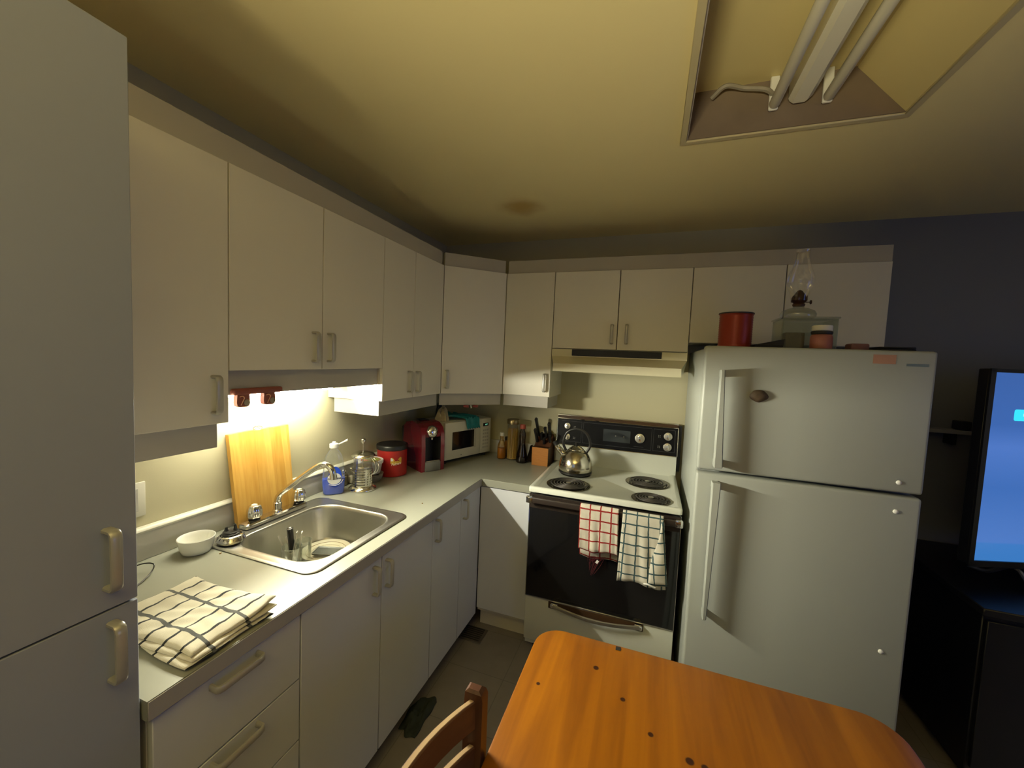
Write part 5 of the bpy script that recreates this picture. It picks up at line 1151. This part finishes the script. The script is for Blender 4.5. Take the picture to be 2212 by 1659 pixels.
g = G(); g.box(.324, MW-.001, -.005, .0115, z0+.002, z0+MH-.002, .004, 2); cpn = obj('control_panel', g, M_MW, t, local=True)
g = G(); g.box(.345, .400, -.0068, -.0052, z0+.190, z0+.212, .0005, 1); ds = obj('clock_display', g, M_BLACK, cpn, local=True)
Mt = WM[t.name] @ Matrix.Translation((.376, -.0072, z0+.201)) @ Matrix.Rotation(PI/2, 4, 'X')
text('display_digits', '6:17', .013, emit('green_digits', (.25, .75, .45), .6), Mt, ds, bold=.0003)
M_BTN = mat('grey_button', (.48, .46, .38), .5)
for r_ in range(6):
    for c_ in range(3):
        g = G(); g.box(.345+c_*.020, .360+c_*.020, -.0062, -.0052, z0+.035+r_*.024, z0+.048+r_*.024, .0004, 1); obj('button', g, M_BTN, cpn, local=True)
for x in (.03, MW-.03):
    for y in (.03, MD-.03):
        g = G(); g.lathe([(.012, 0.0005), (.014, z0)], (x, y, 0), n=12); obj('foot', g, M_BLACK, t, local=True)
# bags on the microwave
def bag(name, label, c, pts, mt, cat='bag', rz=0, seed=1, th=.002):
    """crumpled sheet: pts = outline radii, domed"""
    rr = random.Random(seed); n = 30; rings = []
    for k in range(9):
        s = 1-k/8.0; ring = []
        for i in range(n):
            a = 2*PI*i/n; R_ = (pts[0]*abs(math.cos(a))+pts[1]*abs(math.sin(a)))*(1+.10*math.sin(3*a+seed)+.07*math.sin(7*a+2*seed))
            sr = s**.7; z = pts[2]*(1-s*s)*(1+.22*math.sin(5*a+seed+k*.7)+.12*math.sin(11*a+k))
            ring.append((c[0]+R_*sr*math.cos(a+rz)*1.0, c[1]+R_*sr*math.sin(a+rz), c[2]+.001+max(0, z)))
        rings.append(ring)
    g = G(); g.rings(rings); return tag(obj(name, g, mt, ang=.35), label, cat)
MZ = ZK+z0+MH+.001
def mwp(x, y): v = WM[t.name] @ Vector((x, y, 0)); return (v.x, v.y, MZ)
mwm = t
c_ = mwp(.19, .085); M_TEAL = mat('teal_plastic_film', (.012, .20, .22), .3, var=.35, scale=40, coat=.3)
g = G()
# a sheet that lies on the top and hangs over the front edge of the door
nx, ny = 24, 24; V = []
for i in range(nx+1):
    for j in range(ny+1):
        u, v = i/nx, j/ny
        s = v*.235                       # distance from the back edge
        x = .120+.14*v+(.15-.03*v)*(u-.5)*1.0+.012*math.sin(9*v+2)
        yb = .155-s; over = max(0, -.006-.004-yb)
        y = max(yb, -.0115-.004*abs(math.sin(6*u+1))); z = z0+MH+.006+.030*(1-v)*abs(math.sin(7*u+3*v))+.010*abs(math.sin(17*u+9*v))-over*1.0
        V.append(WM[mwm.name] @ Vector((x, y, z)))
F = [(i*(ny+1)+j, (i+1)*(ny+1)+j, (i+1)*(ny+1)+j+1, i*(ny+1)+j+1) for i in range(nx) for j in range(ny)]
g.add(V, F); o = obj('plastic_bag', g, M_TEAL, ang=.35); sm = o.modifiers.new('thick', 'SOLIDIFY'); sm.thickness = .0012; sm.offset = 1
tag(o, 'crumpled teal plastic bag hanging over the front of the microwave', 'bag')
v = mwp(.045, .075); bag('paper_bag', 'crumpled beige paper bag on top of the microwave, left end', v, (.034, .036, .075), mat('beige_paper', (.42, .36, .22), .85, var=.25, scale=40), seed=3)
v = mwp(.098, .175); bag('dark_bag', 'dark bundle at the back of the microwave top', v, (.020, .026, .085), mat('black_green_film', (.02, .03, .03), .4, var=.4, scale=40), seed=5)
# hook under the corner cabinet
t = thing('cup_hook_clip', 'small white hook with red clip under the corner cabinet rail', 'hook', (.47, -.45, ZV))
q0 = A+(B-A)*.50-nv*.022
g = G(); g.tube([(q0.x+nv.x*.0, q0.y+nv.y*.0, ZV-.0005), (q0.x+nv.x*.004, q0.y+nv.y*.004, ZV-.012), (q0.x+nv.x*.008, q0.y+nv.y*.008, ZV-.018), (q0.x+nv.x*.016, q0.y+nv.y*.016, ZV-.012)], .003, 8); obj('hook', g, M_PLASTW, t)
for s in (-1, 1):
    qq = q0+dv*(.030*s); g = G(); g.box(qq.x-.018, qq.x+.018, qq.y-.008, qq.y+.008, ZV-.016, ZV-.0008, .004, 2); obj('clip', g, M_DKRED, t)

# ---------------- jars by the stove
M_OIL = mat('golden_oil', (.50, .26, .025), .12, var=.1, coat=.5)
OX, OY = .568, -.150
t = thing('oil_bottle', 'small bottle of golden oil with white cap', 'bottle', (OX, OY, ZK)); t.scale = (1.1, 1.1, 1.05)
g = G(); g.lathe([(.024, 0), (.027, .004), (.027, .075), (.024, .095), (.014, .120), (.011, .130), (.011, .152)], (OX, OY, ZK+.0006), n=28); obj('bottle_glass', g, glass('amber_glass', (.85, .68, .35), .04), t)
g = G(); g.lathe([(.022, .004), (.0250, .008), (.0250, .072), (.001, .074)], (OX, OY, ZK), n=28); obj('oil', g, M_OIL, t)
g = G(); g.lathe([(.0125, .151), (.0135, .154), (.0135, .172), (.012, .175), (.001, .1755)], (OX, OY, ZK), n=20); obj('cap', g, M_PLASTW, t)
OX, OY = .588, -.075
t = thing('spice_jar', 'dark capped amber jar behind the oil bottle', 'jar', (OX, OY, ZK))
g = G(); g.lathe([(.024, 0), (.027, .004), (.027, .10), (.022, .118)], (OX, OY, ZK+.0006), n=28); obj('jar_body', g, mat('amber_brown_jar', (.22, .11, .02), .2, var=.15), t)
g = G(); g.lathe([(.0235, .1185), (.0245, .121), (.0245, .140), (.001, .142)], (OX, OY, ZK), n=20); obj('lid', g, M_CHAR, t)
OX, OY = .640, -.128
t = thing('pasta_jar', 'tall glass jar filled with spaghetti, brass coloured lid', 'jar', (OX, OY, ZK)); t.scale = (1.08, 1.08, 1)
g = G(); g.lathe([(.034, 0), (.038, .004), (.0385, .240), (.037, .246)], (OX, OY, ZK+.0006), n=36); obj('jar_glass', g, M_GLASS, t)
M_PAS = mat('dry_spaghetti', (.55, .36, .085), .6, var=.25, scale=14, stretch=(30, 30, .5))
pg = G()
for k in range(130):
    a = R.random()*2*PI; r_ = .0325*math.sqrt(R.random()); a2 = a+R.uniform(-.3, .3); r2_ = min(.033, r_*R.uniform(.8, 1.25))
    pg.tube([(OX+r_*math.cos(a), OY+r_*math.sin(a), ZK+.010), (OX+r2_*math.cos(a2), OY+r2_*math.sin(a2), ZK+.205+R.uniform(-.006, .012))], .0012, 4)
o = obj('spaghetti', pg, M_PAS, t, smooth=False); o['kind'] = 'stuff'
g = G(); g.lathe([(.0345, .0075), (.0345, .0095), (.001, .0095)], (OX, OY, ZK), n=24); obj('jar_floor', g, M_PAS, t)
g = G(); g.lathe([(.037, .2475), (.0405, .249), (.041, .253), (.0405, .276), (.038, .280), (.001, .281)], (OX, OY, ZK), n=36); obj('lid', g, mat('brass_tin_lid', (.30, .24, .13), .3, metal=.9, var=.08), t)
OX, OY = .727, -.180
t = thing('sauce_bottle', 'dark soy sauce bottle with red cap and pinched waist', 'bottle', (OX, OY, ZK)); t.scale = (1.12, 1.12, 1.03)
g = G(); g.lathe([(.030, 0), (.0335, .004), (.034, .020), (.031, .055), (.023, .090), (.019, .120), (.019, .150), (.0215, .175), (.019, .195), (.013, .212), (.012, .222)], (OX, OY, ZK+.0006), n=30); obj('bottle_glass', g, glass('brown_smoke_glass', (.42, .30, .24), .05), t)
g = G(); g.lathe([(.028, .004), (.031, .010), (.0315, .020), (.0285, .055), (.0205, .090), (.0165, .12), (.001, .122)], (OX, OY, ZK), n=30); obj('sauce', g, mat('black_sauce', (.012, .006, .004), .15, coat=.4), t)
g = G(); g.lathe([(.0165, .223), (.018, .226), (.0175, .246), (.014, .252), (.001, .253)], (OX, OY, ZK), n=24); obj('cap', g, mat('brick_red_cap', (.26, .05, .03), .4), t)
# knife block
t = thing('knife_block', 'wooden knife block with orange front end and black knives', 'knife block', (.86, -.12, ZK))
M_BLK1 = pine('dark_block_wood', (.10, .04, .018), (.05, .02, .01), gy=False); M_BLK2 = mat('orange_beech_end', (.42, .165, .030), .5, var=.15, scale=30, stretch=(1, 1, 5))
bx0, bx1 = .806, .916
g = G(); V = [(-.205, 0), (-.030, 0), (-.030, .165), (-.085, .190), (-.168, .118), (-.205, .118)]
V2 = [(-.205, .0006), (-.032, .0006), (-.032, .155), (-.078, .195), (-.150, .120), (-.205, .1205)]
g.rings([[(bx0, y, ZK+z) for y, z in V2], [(bx1, y, ZK+z) for y, z in V2]]); obj('block', g, M_BLK1, t, smooth=False)
g = G(); g.box(bx0, bx1, -.2095, -.2055, ZK+.0006, ZK+.1205, .001, 1); obj('front_end', g, M_BLK2, t)
g = G(); g.tube([(.840+.030*k/8, -.2100, ZK+.042+.006*math.sin(PI*k/8)) for k in range(9)], .0009, 5, flat=.5); obj('stamped_logo', g, mat('pale_stamp', (.55, .33, .16), .6), t)
kd = Vector((0, -.52, .85)).normalized()
for i, (x, y, z, L) in enumerate(((.818, -.095, .178, .135), (.818, -.130, .142, .10), (.846, -.115, .158, .055), (.872, -.100, .170, .085), (.897, -.092, .180, .110), (.906, -.125, .148, .065), (.868, -.135, .136, .045))):
    p = Vector((x, y, ZK+z)); d_ = Vector((R.uniform(-.05, .05), -.42, .90)).normalized() if i > 1 else Vector((-.10, -.35, .93)).normalized()
    kt = thing('kitchen_knife', ['largest black handled knife, leftmost in the knife block', 'shorter black knife in front of the largest one in the block', 'low black knife handle at the middle of the knife block', 'black knife handle right of the gap in the knife block', 'tall black knife handle at the right end of the knife block', 'small black knife handle, front right of the knife block', 'small black knife handle, front middle of the knife block'][i], 'knife', p)
    g = G(); sd = Vector((1, 0, 0)); nn = d_.cross(sd)
    g.rings([[p+d_*(L*s)+sd*a*.0085*w_+nn*b_*.013*w_ for a, b_ in ((-1, -.7), (-.6, -1), (.6, -1), (1, -.7), (1, .7), (.6, 1), (-.6, 1), (-1, .7))] for s, w_ in ((.02, .9), (.08, 1), (.45, .88), (.8, 1.0), (.95, 1.1), (1, .7))]); obj('handle', g, M_BLACK, kt)
    g = G(); g.rings([[p+d_*s+sd*a*.001+nn*b_*.009 for a, b_ in ((-1, -1), (1, -1), (1, 1), (-1, 1))] for s in (-.004, .004)]); obj('bolster', g, M_STEEL, kt)
    for q in (.3, .6):
        g = G(); c = p+d_*(L*q); g.cyl(c+sd*.0078, c-sd*.0078, .002, .002, 8); 
        g.bm.free()
# dark pot holder roll beside the block, in shadow behind the bottles
bag('pot_holder', 'dark padded pot holder between sauce bottle and knife block', (.775, -.10, ZK), (.020, .035, .085), mat('dark_quilt', (.025, .018, .015), .9, var=.3, scale=50), cat='pot holder', seed=2)

# groups for the repeats
GR = {'wall_cabinet': 'wall cabinets along both walls', 'base_cabinet': 'base cabinets under the countertop', 'kitchen_knife': 'knives in the knife block', 'dish_towel': 'dish towels on the oven door handle',
      'tumbler': 'drinking glasses in the sink', 'fork': 'forks in the cutlery glass', 'spoon': 'spoons in the cutlery glass', 'crumb': 'crumbs on the countertop'}
for o in bpy.data.objects:
    k = o.name.split('.')[0]
    if o.parent is None and k in GR: o['group'] = GR[k]
